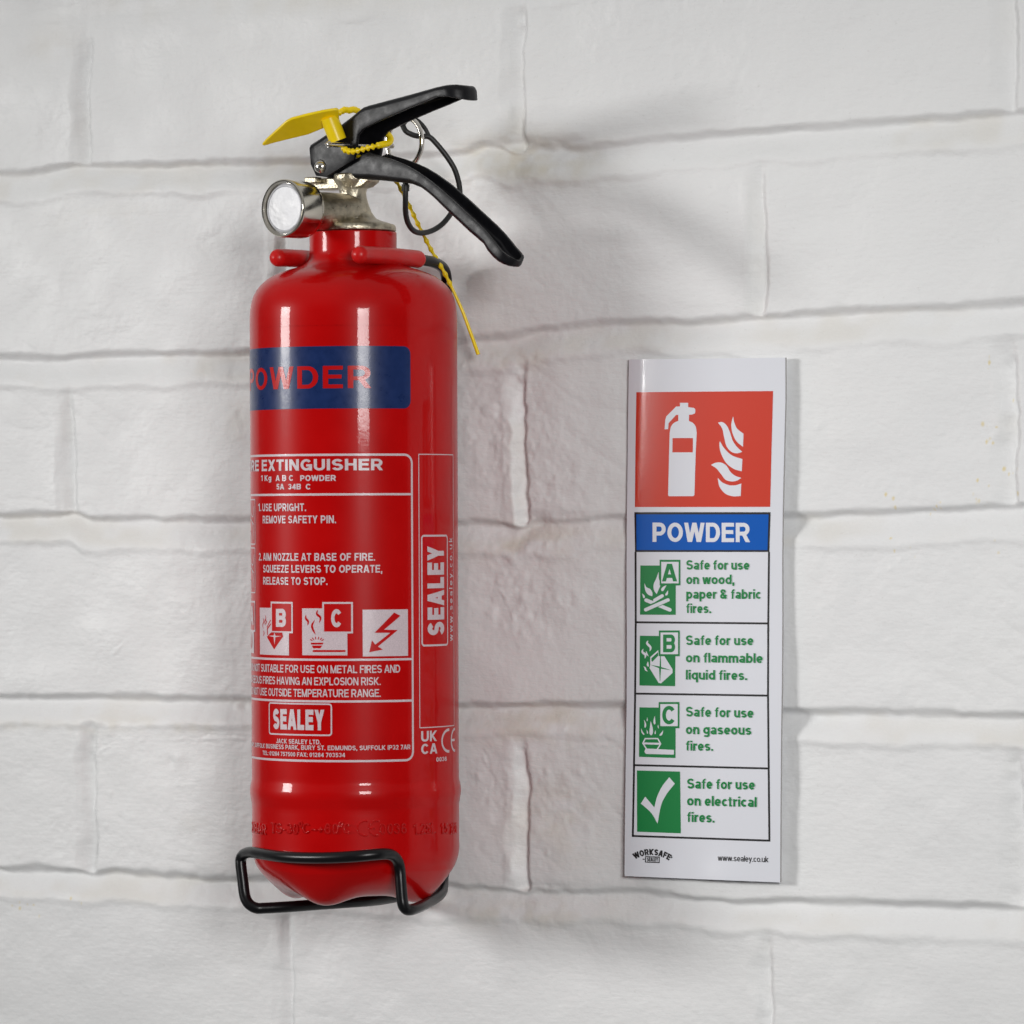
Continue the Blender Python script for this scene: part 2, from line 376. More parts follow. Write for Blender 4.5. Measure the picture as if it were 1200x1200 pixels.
class Print:
    """flat inks laid on a curved surface: 2-D polygons, cut finely enough to follow it, one mesh"""
    def __init__(self, fn, mats, step, base=8e-5):
        self.fn, self.mats, self.step, self.base = fn, mats, step, base
        self.big, self.small = [], []
    def poly(self, outer, m, layer=0, holes=()):
        loops = [[Vector((x, y, 0)) for x, y in L] for L in [outer]+list(holes)]
        flat = [v for L in loops for v in L]
        if len(flat) == 3 or (len(flat) == 4 and not holes and False): tris = [(0, 1, 2)]
        else: tris = tessellate_polygon(loops)
        for t in tris:
            p = [(flat[i].x, flat[i].y) for i in t]
            ex = max(max(abs(p[i][0]-p[j][0]), abs(p[i][1]-p[j][1])) for i in range(3) for j in range(3))
            (self.big if ex > self.step*1.5 else self.small).append((p, m, layer))
    def quads(self, qs, m, layer=0):
        for q in qs: self.poly(q, m, layer)
    def rect(self, x0, y0, x1, y1, m, layer=0): self.poly([(x0, y0), (x1, y0), (x1, y1), (x0, y1)], m, layer)
    def build(self, name, parent, label=None):
        bm = bmesh.new()
        def put(lst):
            for p, m, l in lst:
                a = (p[1][0]-p[0][0])*(p[2][1]-p[0][1])-(p[1][1]-p[0][1])*(p[2][0]-p[0][0])
                if abs(a) < 1e-16: continue
                f = bm.faces.new([bm.verts.new((x, y, l)) for x, y in (p if a > 0 else p[::-1])]); f.material_index = m
        put(self.big)
        if self.big:
            xs = [v.co.x for v in bm.verts]; ys = [v.co.y for v in bm.verts]
            for ax, lo, hi in ((0, min(xs), max(xs)), (1, min(ys), max(ys))):
                k = math.ceil(lo/self.step)
                while k*self.step < hi:
                    co = [0, 0, 0]; co[ax] = k*self.step+1e-7; no = [0, 0, 0]; no[ax] = 1
                    bmesh.ops.bisect_plane(bm, geom=bm.verts[:]+bm.edges[:]+bm.faces[:], plane_co=co, plane_no=no, dist=1e-9); k += 1
        put(self.small)
        for v in bm.verts: v.co = self.fn(v.co.x, v.co.y, self.base*(1+v.co.z))
        x, y = (self.big+self.small)[0][0][0]; d = self.step*.01; p0 = self.fn(x, y, 0)
        if (self.fn(x+d, y, 0)-p0).cross(self.fn(x, y+d, 0)-p0).dot(self.fn(x, y, 1e-3)-p0) < 0:
            bmesh.ops.reverse_faces(bm, faces=bm.faces[:])
        return mesh_obj(name, bm, self.mats, parent, smooth=40, label=label)
# ------------------------------------------------------------------ the painted brick wall
RS = np.random.RandomState(7)
LAT = [RS.rand(257, 257) for _ in range(8)]
for a in LAT: a[256] = a[0]; a[:, 256] = a[:, 0]
def vnoise(x, z, seed=0):
    xi = np.floor(x).astype(int); zi = np.floor(z).astype(int); fx = x-xi; fz = z-zi
    fx = fx*fx*fx*(fx*(fx*6-15)+10); fz = fz*fz*fz*(fz*(fz*6-15)+10)
    L = LAT[seed % 8]; a = xi+seed*37; b = zi+seed*91; a &= 255; b &= 255
    v = L[a, b]*(1-fx)+L[a+1, b]*fx; u = L[a, b+1]*(1-fx)+L[a+1, b+1]*fx
    return (v*(1-fz)+u*fz)*2-1
def sstep(a, b, t): t = np.clip((t-a)/(b-a), 0, 1); return t*t*(3-2*t)
def wpt(px, py): p = on_y(px, py, 0); return p.x, p.z
HL = [  # lower edge of each course of bricks, in pixels of the photograph
 [(-200, 20), (0, 12), (100, 2), (300, -14), (600, -35), (1400, -100)],
 [(-200, 208), (0, 203), (45, 201), (70, 192), (100, 191), (150, 194), (200, 192), (255, 189), (330, 190), (420, 184), (547, 177), (565, 166), (585, 172), (605, 180), (625, 171), (640, 173), (683, 173), (733, 167), (800, 159), (870, 152), (1000, 145), (1167, 133), (1210, 130), (1400, 118)],
 [(-200, 424), (0, 418), (60, 420), (110, 416), (200, 413), (290, 411), (540, 400), (600, 393), (640, 382), (700, 378), (800, 376), (860, 372), (900, 369), (1050, 362), (1200, 355), (1400, 346)],
 [(-200, 602), (0, 603), (66, 602), (85, 596), (100, 606), (150, 608), (200, 607), (290, 608), (540, 611), (590, 612), (605, 620), (622, 607), (660, 610), (700, 607), (735, 606), (930, 603), (1000, 600), (1100, 596), (1160, 592), (1400, 586)],
 [(-200, 812), (0, 816), (100, 816), (290, 818), (540, 826), (600, 825), (640, 824), (730, 827), (930, 832), (1050, 835), (1200, 838), (1400, 842)],
 [(-200, 1012), (0, 1017), (40, 1017), (90, 1020), (110, 1024), (133, 1019), (145, 1023), (200, 1027), (240, 1030), (320, 1030), (540, 1038), (590, 1041), (612, 1046), (622, 1041), (700, 1045), (730, 1044), (800, 1050), (860, 1056), (900, 1053), (1000, 1058), (1200, 1063), (1400, 1070)],
 [(-200, 1222), (0, 1228), (600, 1250), (1400, 1280)]]
VJ = {0: [(-430, -430), (95, 95), (604, 604), (1172, 1182)], 1: [(-190, -190), (324, 326), (888, 887)], 2: [(-430, -430), (78, 80), (604, 606), (1180, 1181)],
      3: [(-190, -190), (326, 328), (889, 890)], 4: [(-430, -430), (101, 103), (605, 608), (1186, 1188)], 5: [(-190, -190), (334, 337), (892, 893)]}
HW = [np.array([wpt(*q) for q in l]) for l in HL]
x_lo, z_hi = wpt(-40, -40); x_hi = wpt(1240, 600)[0]; z_lo = wpt(600, 1245)[1]; z_hi = wpt(1240, -40)[1]; z_lo = min(z_lo, wpt(1240, 1240)[1])
def axis_coords(lo, hi, d, LO, HI, D):
    a = np.arange(lo, hi, d); l = np.arange(lo-D, LO, -D)[::-1]; r = np.arange(hi+D*.5, HI, D)
    return np.concatenate([l, a, r])
xs = axis_coords(x_lo, x_hi, .00070, -.85, .85, .007); zs = axis_coords(z_lo, z_hi, .00070, -.70, .72, .007)
X, Z = np.meshgrid(xs, zs)
ZL = []
for l in HW:
    fx_ = np.linspace(-.9, .9, 1801); fz_ = np.interp(fx_, l[:, 0], l[:, 1]); kk = np.exp(-(np.arange(-12, 13)/4.0)**2); fz_ = np.convolve(np.pad(fz_, 12, 'edge'), kk/kk.sum(), 'valid')
    zl = np.interp(X, fx_, fz_)+vnoise(X/.012, Z*0+3.3, 1)*.0004+vnoise(X/.004, Z*0+1.3, 2)*.0002; ZL.append(zl)
pitch = .0748
ZL = [ZL[0]+3*pitch, ZL[0]+2*pitch, ZL[0]+pitch]+ZL+[ZL[-1]-pitch, ZL[-1]-2*pitch, ZL[-1]-3*pitch]    # courses outside the picture
PROUD = []
depth = np.zeros_like(X); mort = np.zeros_like(X)
for k, zl in enumerate(ZL):
    t = zl-Z
    wob = 1+.35*vnoise(X/.03, Z*0+k*5.1, 3); wid = .0145+.0020*vnoise(X/.02, Z*0+k*2.7, 4)
    sharp = .0019+.0010*vnoise(X/.018, Z*0+k*1.9, 5)+.0004*vnoise(X/.005, Z*0+k*3.3, 2)
    f = sstep(-sharp, .0020+.0007*vnoise(X/.012, Z*0+k*4.9, 1), t)*(1-sstep(.0006, 1, np.clip(t/wid, 0, 1))*1.0)
    depth = np.maximum(depth, f*.0038*wob); mort = np.maximum(mort, sstep(-.001, .001, t)*(1-sstep(.010, .015, t)))
    PROUD.append((t, wid, k))
    if k+1 < len(ZL):                              # cross joints of the course below this bed
        zc = (zl+ZL[k+1])/2; row = k-3
        if row in VJ: js = [wpt((a+b)/2, 700)[0] for a, b in VJ[row]]; sl = [(wpt(b, 700)[0]-wpt(a, 700)[0]) for a, b in VJ[row]]
        else: js = []; sl = []
        last = js[-1] if js else (.10 if row % 2 else -.02); last0 = js[0] if js else last
        js = js+[last+.235*(i+1) for i in range(5)]+[last0-.235*(i+1) for i in range(4)]; sl = sl+[0]*9
        m = sstep(-.003, .020, zl-.0100-Z+.0025*vnoise(X/.004, Z/.004, 5))*sstep(-.002, .0015, Z-ZL[k+1])
        for jx, s in zip(js, sl):
            key = int(abs(jx)*1e4); deep = 1.35 if 590 < (jx-wpt(600, 700)[0])/PXM+600 < 615 else 1.0+.3*((key*7919) % 97)/97.
            xc = jx+s*((zl-Z)/.075-.5)+vnoise(Z/.016, X*0+jx*31, 6)*.0009+vnoise(Z/.005, X*0+jx*17, 2)*.0004+vnoise(X/.004, Z/.003, 3)*.00025
            dx = X-xc; sh = vnoise(Z/.02, X*0+jx*7, 3); sq = vnoise(Z/.013, X*0+jx*11, 7)
            f = sstep(-.0072+.0016*sq, -.0006+.0008*sq, dx)*(1-sstep(.0020+.0007*sh, .0058+.0009*sh, dx))
            f2 = deep*(f*(.0025+.0008*sh)-(.0016+.0004*sq)*np.exp(-((dx+.0022)/.0032)**2)*(1-sstep(.0002, .0030, dx))+.0006*np.exp(-np.abs(dx)/.011))
            depth = np.maximum(depth, f2*m); mort = np.maximum(mort, np.exp(-(dx/.0045)**2)*m*.7*(.5+.5*sq))
h = -depth
for t, wid, k in PROUD:                            # the bed mortar stands a little proud of the bricks below it
    e_ = wid-.001+.0016*vnoise(X/.02, Z*0+k*6.1, 2)+.0006*vnoise(X/.005, Z*0+k*2.1, 6)
    h += sstep(.003, .011, t)*(1-sstep(e_-.0012, e_+.0028, t))*(.0008+.0004*vnoise(X/.04, Z*0+k*8.3, 4))
h += vnoise(X/.085, Z/.05, 0)*.0009+vnoise(X/.03, Z/.022, 1)*.00055+vnoise(X/.012, Z/.010, 2)*.00022
amt = .55+.45*vnoise(X/.045, Z/.035, 2)
h += (vnoise(X/.008+Z/.02, Z/.0026, 3)*.00005+vnoise(X/.0045, Z/.004, 4)*.00007+vnoise(X/.0022+Z/.004, Z/.0020, 6)*.00004)*amt
h += (np.abs(vnoise(X/.02+Z/.013, Z/.016, 1))**.5)*.0004*sstep(.1, .6, vnoise(X/.06, Z/.06, 5))
h += (vnoise(X/.006, Z/.006, 5)*.00012+vnoise(X/.0028, Z/.0028, 6)*.00006)*sstep(.0, .7, vnoise(X/.05, Z/.04, 7)+.3*vnoise(X/.015, Z/.013, 0))
bx = [wpt(*p) for p in ((625, 560), (620, 930), (560, 250), (620, 700), (580, 480))]
for q in bx: h += (vnoise(X/.0055, Z/.005, 5)*.00034+vnoise(X/.0024, Z/.0022, 4)*.00017+vnoise(X/.0014+Z/.004, Z/.0013, 1)*.00008)*np.exp(-(((X-q[0])/.03)**2+((Z-q[1])/.022)**2))
LUMPS = [(932, 432, 1.9, -.35, 1), (960, 500, 1.8, .45, 0), (992, 494, .7, .25, 0), (1002, 491, .7, .25, 0), (1017, 487, .7, .25, 0), (1045, 666, 1.3, .5, 0), (1055, 656, 1, .3, 0),
         (966, 750, 2, .25, 0), (1008, 752, 1.3, .2, 0), (1040, 752, 1.6, .22, 0), (1142, 227, 2, -.35, 0), (195, 221, 1.5, -.5, 0), (182, 438, 1.8, -.6, 0), (246, 625, 1.2, -.5, 0),
         (37, 22, 2.6, -.6, 0), (40, 348, 2, -.4, 0), (142, 372, 1.6, -.4, 0), (210, 888, 3.2, .9, 0), (202, 893, 2.4, -.7, 0), (130, 858, 2.2, .7, 0), (96, 868, 2.5, .6, 0), (120, 870, 1.5, -.5, 0),
         (110, 1003, 2.6, -.6, 0), (20, 1000, 2.5, .4, 0), (130, 930, 1.5, .5, 0), (125, 968, 1.3, .5, 0), (90, 975, 1.3, -.5, 0), (560, 910, 1.6, .7, 0), (566, 940, 1.3, -.5, 0), (572, 960, 2, .6, 0), (590, 930, 1.4, .5, 0),
         (640, 905, 1.3, .6, 0), (660, 908, 1.2, .5, 0), (680, 905, 1.6, .6, 0), (630, 950, 1.7, .6, 0), (660, 960, 1.2, .6, 0), (690, 970, 1.8, .4, 0), (705, 940, 2, .5, 0), (640, 1000, 1.4, .4, 0),
         (583, 680, 1.4, .7, 0), (592, 700, 1.2, .6, 0), (640, 638, 1.5, .7, 0), (662, 854, 1.6, .6, 0), (625, 420, 1.8, -.6, 0), (650, 240, 1.2, .4, 0), (632, 280, 1.1, .5, 0), (640, 300, 1.2, .45, 0),
         (520, 372, .9, .6, 0), (516, 305, 1.5, 1.0, 0), (542, 428, 1.1, .6, 0), (280, 485, 1.9, -.5, 0), (278, 510, 3, .3, 0), (284, 828, 1.5, -.8, 0), (275, 828, 1.3, .6, 0), (640, 1040, 1.2, -.5, 0),
         (870, 1062, 2.4, .7, 0), (890, 1065, 2.2, -.6, 0), (1160, 70, 2, .4, 0), (1168, 100, 1.8, .4, 0), (468, 63, 2, -.3, 0), (545, 77, 1.3, -.3, 0), (1000, 205, 1.4, -.35, 0), (850, 87, 1.2, -.3, 0), (1005, 18, 2.6, .3, 0), (1105, 590, 1.3, .5, 0), (1096, 594, 1.4, -.6, 0), (805, 182, 1.3, -.6, 0), (258, 188, 1.6, .8, 0)]
for px, py, r, a, ring in LUMPS:
    cx_, cz_ = wpt(px, py); d = np.hypot(X-cx_, Z-cz_)/(r*.001)
    h += (np.exp(-((d-1.2)/.35)**2)*.00022 if ring else np.exp(-d*d)*a*.0006)
CR = [[(583, 690), (592, 705), (601, 725)], [(627, 875), (650, 880), (690, 873), (728, 873)], [(165, 867), (215, 866), (290, 866)], [(565, 880), (575, 915), (572, 935)], [(118, 880), (135, 872), (145, 866)], [(135, 765), (150, 750)], [(960, 880), (1000, 882), (1040, 900)]]
for c in CR:
    P = [np.array(wpt(*q)) for q in c]; d = np.full_like(X, 1.)
    for a, b in zip(P, P[1:]):
        ab = b-a; t = np.clip(((X-a[0])*ab[0]+(Z-a[1])*ab[1])/(ab@ab), 0, 1); d = np.minimum(d, np.hypot(X-a[0]-ab[0]*t, Z-a[1]-ab[1]*t))
    d += vnoise(X/.004, Z/.004, 2)*.0008+vnoise(X/.0016, Z/.0016, 3)*.0003
    h += (np.exp(-(d/.0006)**2)*.00018-np.exp(-((d-.0011)/.0006)**2)*.00016)*np.clip(.5+vnoise(X/.006, Z/.005, 1), 0, 1)
q0, q1 = wpt(725, 1045), wpt(930, 410); box = sstep(q0[0]-.012, q0[0]+.004, X)*(1-sstep(q1[0]-.004, q1[0]+.012, X))*sstep(q0[1]-.012, q0[1]+.004, Z)*(1-sstep(q1[1]-.004, q1[1]+.012, Z))
h = h-box*np.maximum(h-.0005, 0)           # nothing of the wall stands into the sign
# dirt that has settled in the paint: a mask of the wall's own (beds, worn edges, a few flecks)
for px, py, rx, rz, a in ((590, 172, 55, 8, .0022), (655, 170, 40, 7, .0018), (650, 607, 60, 7, .0012), (650, 1042, 70, 8, .0010), (230, 1028, 70, 7, .0008)):
    q = wpt(px, py); h -= a*np.exp(-((X-q[0])/(rx*PXM/.85))**2-((Z-q[1])/(rz*PXM))**2)*(1+.4*vnoise(X/.006, Z/.004, 2))
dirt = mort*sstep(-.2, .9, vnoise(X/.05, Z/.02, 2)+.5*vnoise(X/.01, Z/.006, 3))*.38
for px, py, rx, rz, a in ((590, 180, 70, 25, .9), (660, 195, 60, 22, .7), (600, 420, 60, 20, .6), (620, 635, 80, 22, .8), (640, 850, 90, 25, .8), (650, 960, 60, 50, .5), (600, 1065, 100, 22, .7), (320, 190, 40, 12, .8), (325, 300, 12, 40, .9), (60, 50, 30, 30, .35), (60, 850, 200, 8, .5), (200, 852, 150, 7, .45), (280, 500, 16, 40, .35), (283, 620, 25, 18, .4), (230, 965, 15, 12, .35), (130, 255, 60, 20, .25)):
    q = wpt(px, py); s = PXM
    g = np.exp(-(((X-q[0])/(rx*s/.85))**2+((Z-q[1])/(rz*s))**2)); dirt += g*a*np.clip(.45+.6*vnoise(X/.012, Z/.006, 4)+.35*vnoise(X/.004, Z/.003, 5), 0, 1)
fleck = np.zeros_like(X)
for px, py in ((1175, 555), (1150, 585), (1155, 578), (1145, 590), (1158, 500), (1160, 520), (1188, 465), (1190, 545), (1189, 582), (1100, 590), (1045, 591), (1088, 595), (1172, 637), (1065, 645), (1047, 643), (1158, 422), (3, 1054), (35, 1058), (95, 1058), (20, 1056)):
    for _ in range(3):
        q = wpt(px+RS.randn()*5, py+RS.randn()*6); fleck = np.maximum(fleck, np.exp(-(((X-q[0])/(.0004+.0005*RS.rand()))**2+((Z-q[1])/(.0006+.0008*RS.rand()))**2))*(.3+.7*RS.rand()))
nx, nz = len(xs), len(zs)
co = np.empty((nz, nx, 3)); co[..., 0] = X; co[..., 1] = -h; co[..., 2] = Z
back = np.array([[xs[0], .1, zs[0]], [xs[-1], .1, zs[0]], [xs[-1], .1, zs[-1]], [xs[0], .1, zs[-1]]])
verts = np.concatenate([co.reshape(-1, 3), back])
i = np.arange((nz-1)*nx).reshape(nz-1, nx)[:, :-1].ravel()
faces = np.stack([i, i+1, i+nx+1, i+nx], 1)
nb = nz*nx
me = bpy.data.meshes.new('brick_wall')
side = [list(range(nx-1, -1, -1))+[nb, nb+1], [r*nx+nx-1 for r in range(nz-1, -1, -1)]+[nb+1, nb+2], [(nz-1)*nx+c for c in range(nx)]+[nb+2, nb+3], [r*nx for r in range(nz)]+[nb+3, nb], [nb, nb+3, nb+2, nb+1]]
loops = np.concatenate([faces.ravel()]+[np.array(s) for s in side]); starts = np.concatenate([np.arange(len(faces))*4, len(faces)*4+np.cumsum([0]+[len(s) for s in side])[:-1]])
me.vertices.add(len(verts)); me.vertices.foreach_set('co', verts.ravel().astype(np.float32))
me.loops.add(len(loops)); me.loops.foreach_set('vertex_index', loops.astype(np.int32))
me.polygons.add(len(starts)); me.polygons.foreach_set('loop_start', starts.astype(np.int32))
me.update(calc_edges=True); me.validate()
sm = np.ones(len(me.polygons), bool); sm[len(faces):] = False; me.polygons.foreach_set('use_smooth', sm)
for nm, arr in (('dirt', dirt), ('fleck', fleck)):
    at = me.attributes.new(nm, 'FLOAT', 'POINT'); at.data.foreach_set('value', np.concatenate([arr.ravel(), np.zeros(4)]).astype(np.float32))
wm = bpy.data.materials.new('white_wall_paint'); wm.use_nodes = True
n = wm.node_tree.nodes; l = wm.node_tree.links; b = n['Principled BSDF']
def mixc(fac, a, c):
    x = n.new('ShaderNodeMix'); x.data_type = 'RGBA'
    if isinstance(fac, float): x.inputs[0].default_value = fac
    else: l.new(fac, x.inputs[0])
    for k, v in ((6, a), (7, c)):
        if isinstance(v, tuple): x.inputs[k].default_value = (*v, 1)
        else: l.new(v, x.inputs[k])
    return x.outputs[2]
t = n.new('ShaderNodeTexCoord')
def noise(sc, det, map_=None):
    x = n.new('ShaderNodeTexNoise'); x.inputs['Scale'].default_value = sc; x.inputs['Detail'].default_value = det
    if map_:
        mp = n.new('ShaderNodeMapping'); mp.inputs['Scale'].default_value = map_; l.new(t.outputs['Object'], mp.inputs[0]); l.new(mp.outputs[0], x.inputs['Vector'])
    else: l.new(t.outputs['Object'], x.inputs['Vector'])
    return x.outputs[0]
def rng(s, a, b_, c, d):
    x = n.new('ShaderNodeMapRange'); x.inputs[1].default_value = a; x.inputs[2].default_value = b_; x.inputs[3].default_value = c; x.inputs[4].default_value = d
    l.new(s, x.inputs[0]); return x.outputs[0]
ad = n.new('ShaderNodeAttribute'); ad.attribute_name = 'dirt'; af = n.new('ShaderNodeAttribute'); af.attribute_name = 'fleck'
c0 = mixc(rng(noise(9, 6), .35, .65, 0, 1), (.775, .780, .780), (.745, .750, .754))
c1 = mixc(rng(noise(700, 3), .66, .80, 0, .22), c0, (.42, .40, .37))
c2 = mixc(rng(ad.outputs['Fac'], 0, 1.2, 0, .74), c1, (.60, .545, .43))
c3 = mixc(rng(af.outputs['Fac'], .25, .7, 0, .6), c2, (.70, .52, .10))
l.new(c3, b.inputs['Base Color'])
l.new(rng(noise(40, 4), .3, .7, .42, .60), b.inputs['Roughness'])
b.inputs['Specular IOR Level'].default_value = .35
bp = n.new('ShaderNodeBump'); bp.inputs['Strength'].default_value = 1.0; bp.inputs['Distance'].default_value = .0004
hm = n.new('ShaderNodeMath'); hm.operation = 'ADD'
l.new(rng(noise(330, 6), 0, 1, 0, .7), hm.inputs[0]); l.new(rng(noise(160, 5, (1, 1, 4)), 0, 1, 0, .5), hm.inputs[1])
l.new(hm.outputs[0], bp.inputs['Height']); l.new(bp.outputs[0], b.inputs['Normal'])
me.materials.append(wm)
wall = bpy.data.objects.new('brick_wall', me); COL.objects.link(wall)
tag(wall, 'white painted brick wall with thick paint over uneven mortar joints', 'wall')
# ------------------------------------------------------------------ the fire extinguisher
ext = empty('fire_extinguisher', ROOT, 'red powder fire extinguisher with navy band and black levers, hanging in a wire bracket', 'fire extinguisher')
TANK = [(0, 1043), (12, 1043.3), (25, 1044), (38, 1045), (50, 1045.6), (60, 1045.4), (70, 1044.4), (80, 1042), (90, 1037.5), (98, 1032.5), (105, 1027), (111, 1020.5), (116.5, 1012.5), (120, 1003.5), (121.4, 994), (121.4, 985), (121.4, 965), (121.4, 950), (121.4, 946), (121.6, 941), (122.5, 935.5), (123.5, 929), (123.5, 923), (122.5, 917), (121.6, 912), (121.4, 907), (121.4, 903), (121.4, 700), (121.4, 420), (121.4, 385), (121.3, 371), (120.2, 359), (117.2, 348), (112, 338.5), (104.5, 330.5), (96, 324.5), (87, 320.2), (77, 316.8), (67, 313.8), (59, 310.3), (54, 305.8), (51.8, 300.5), (51.1, 295), (51, 290), (51, 274.5), (50, 273.2), (46, 273)]
P2 = spline([(a*PXM, zax(b)) for a, b in TANK], 5)
P2 = [(max(p[0], 0.0003), p[1]) for p in P2]
bm = bmesh.new(); lathe(bm, P2, 180)
for v in bm.verts:                                 # the base stands on four moulded lobes
    if v.co.z < zax(1012):
        u, f = v.co.dot(VR), -v.co.dot(VF); rho = math.hypot(u, f)/RAD; phi = math.atan2(u, f)
        lobe = (.5+.5*math.cos(4*(phi-R(-24.5))))**1.6
        v.co.z -= 13.5*PXM*lobe*math.exp(-((rho-.70)/.20)**2)
tank = mesh_obj('cylinder', bm, 'red', ext, smooth=40)

def cylmap(u, z, lift): return cyl_pt(u, z, lift)
def label_print(mats, step=.0018, base=8e-5): return Print(cylmap, mats, step, base)
def px_poly(pts): return [cyl(*p) for p in pts]
def cyl_text(P, text, x0, x1, yb, cap, m, layer=1, t=.19, fit=None, track=.11, space=.30):
    """fit = slice of the text that spans x0..x1"""
    q, ex = lettering(text, t, track, space); f = fit or (0, len(text))
    a, b = ex[f[0]][0], ex[f[1]-1][1]; xm = (x0+x1)/2
    u0, u1 = cyl(x0, yb)[0], cyl(x1, yb)[0]; k = (u1-u0)/(b-a); z0 = cyl(xm, yb)[1]; h = cyl(xm, yb-cap)[1]-z0
    for p, s in q:
        pp = [(u0+(x-a)*k, z0+y*h) for x, y in p]
        if min(x for x, y in pp) < -RAD*1.9: continue
        P.poly(pp, m, layer+s*.06)
def rrect(x0, y0, x1, y1, r, n=6):
    return arc(x1-r, y1-r, r, r, 0, 90, n)+arc(x0+r, y1-r, r, r, 90, 180, n)+arc(x0+r, y0+r, r, r, 180, 270, n)+arc(x1-r, y0+r, r, r, 270, 360, n)
def cyl_box(px0, py0, px1, py1):
    xm = (px0+px1)/2; u0, u1 = cyl(px0, (py0+py1)/2)[0], cyl(px1, (py0+py1)/2)[0]
    return u0, cyl(xm, py1)[1], u1, cyl(xm, py0)[1]
def frame(P, b, r, w, m, layer=0):
    pts = rrect(*b, r); P.quads(strip(pts, w/2, True), m, layer)
px1 = PXM
# navy band with POWDER
P = label_print(['navy', 'redprint'])
b = cyl_box(340, 405.3, 481, 478.6); ub = -b[2]-2*.031   # the band runs round to the far side of the label
UC = (cyl(483.2, 700)[0]) - .0640                      # middle of the label
P.poly(rrect(2*UC-b[2], b[1], b[2], b[3], .0032), 0, 0)
cyl_text(P, 'POWDER', 300.2, 435.3, 455.2, 26.2, 1, 1, t=.17, fit=(1, 6), track=.15)
P.build('powder_band', ext, label='navy blue band reading POWDER in red')
# instruction panel
P = label_print(['ink', 'redprint'])
UR = cyl(483.1, 700)[0]; UL = 2*UC-UR; lw = 2.5*px1
zt, zbm = cyl(415, 532.8)[1], cyl(415, 892)[1]
zz = lambda y, x=415: cyl(x, y)[1]
frame(P, (UL, zbm, UR, zt), .0034, lw, 0)
for y in (579.3, 773.2, 822.0): P.rect(UL, zz(y)-lw/2, UR, zz(y)+lw/2, 0, .4)
cyl_text(P, 'FIRE EXTINGUISHER', 307.2, 448.6, 551.3, 13.4, 0, 1, t=.20, fit=(5, 17))
for t_, a, b_, y, c in (('1 Kg', 306.4, 318.3, 563.6, 6.8), ('A B C', 323.5, 344.2, 563.6, 6.8), ('POWDER', 352, 393.9, 563.6, 6.8), ('5A', 324.4, 333.1, 573.6, 6.6), ('34B', 338, 352.9, 573.6, 6.6), ('C', 358.5, 364.6, 573.6, 6.6)):
    cyl_text(P, t_, a, b_, y, c, 0, 1, t=.20, space=.36)
for t_, a, b_, y in (('1.', 303, 306.5, 599), ('USE UPRIGHT.', 307.9, 358.9, 599), ('REMOVE SAFETY PIN.', 308.3, 393.9, 613.2), ('2.', 303.7, 307.2, 657), ('AIM NOZZLE AT BASE OF FIRE.', 308.8, 439.4, 657.2), ('SQUEEZE LEVERS TO OPERATE,', 308.8, 447.8, 671.2), ('RELEASE TO STOP.', 308.8, 383.9, 685.4)):
    cyl_text(P, t_, a, b_, y, 9.0, 0, 1, t=.185, space=.36)
for t_, f, a, b_, y in (('CAUTION: NOT SUITABLE FOR USE ON METAL FIRES AND', 9, 298.6, 468.7, 788.8), ('GASEOUS FIRES HAVING AN EXPLOSION RISK.', 8, 308.6, 446, 803.0), ('DO NOT USE OUTSIDE TEMPERATURE RANGE.', 7, 304.8, 446, 816.9)):
    cyl_text(P, t_, a, b_, y, 9.2, 0, 1, t=.16, fit=(f, len(t_)), track=.08)
cyl_text(P, 'JACK SEALEY LTD.', 323.9, 376, 871.8, 5.4, 0, 1, t=.19, space=.36)
t_ = 'KEMPSON WAY, SUFFOLK BUSINESS PARK, BURY ST. EDMUNDS, SUFFOLK IP32 7AR'
cyl_text(P, t_, 312.1, 480.8, 879.2, 5.4, 0, 1, t=.18, fit=(21, len(t_)), space=.36)
cyl_text(P, 'TEL: 01284 757500 FAX: 01284 703534', 308.3, 404.4, 886.8, 5.0, 0, 1, t=.18, space=.34)
# maker's logo box
b = cyl_box(315.8, 824.8, 388.4, 861.2); frame(P, b, .0011, 1.7*px1, 0, .5)
cyl_text(P, 'SEALEY', 320.5, 379.9, 855.4, 24.0, 0, 1, t=.25, track=.10)
# instruction pictures that run round the left side
for y0, y1 in ((585.2, 637.8), (642.4, 695.2)):
    u1 = cyl(299.2, (y0+y1)/2)[0]; b = (u1-.020, zz(y1, 330), u1, zz(y0, 330)); frame(P, b, .0002, 1.3*px1, 0, .5)
    w = b[3]-b[1]
    for q in ([(.012, .95), (.013, .70), (.017, .62), (.0185, .85)], [(.010, .55), (.0145, .52), (.0175, .35), (.017, .10)], [(.0155, .50), (.0185, .44)], [(.006, .30), (.012, .24), (.0135, .05)]):
        P.quads(strip([(b[0]+x, b[1]+y*w) for x, y in spline([(x, y) for x, y in q], 3)], .6*px1), 0, .6)
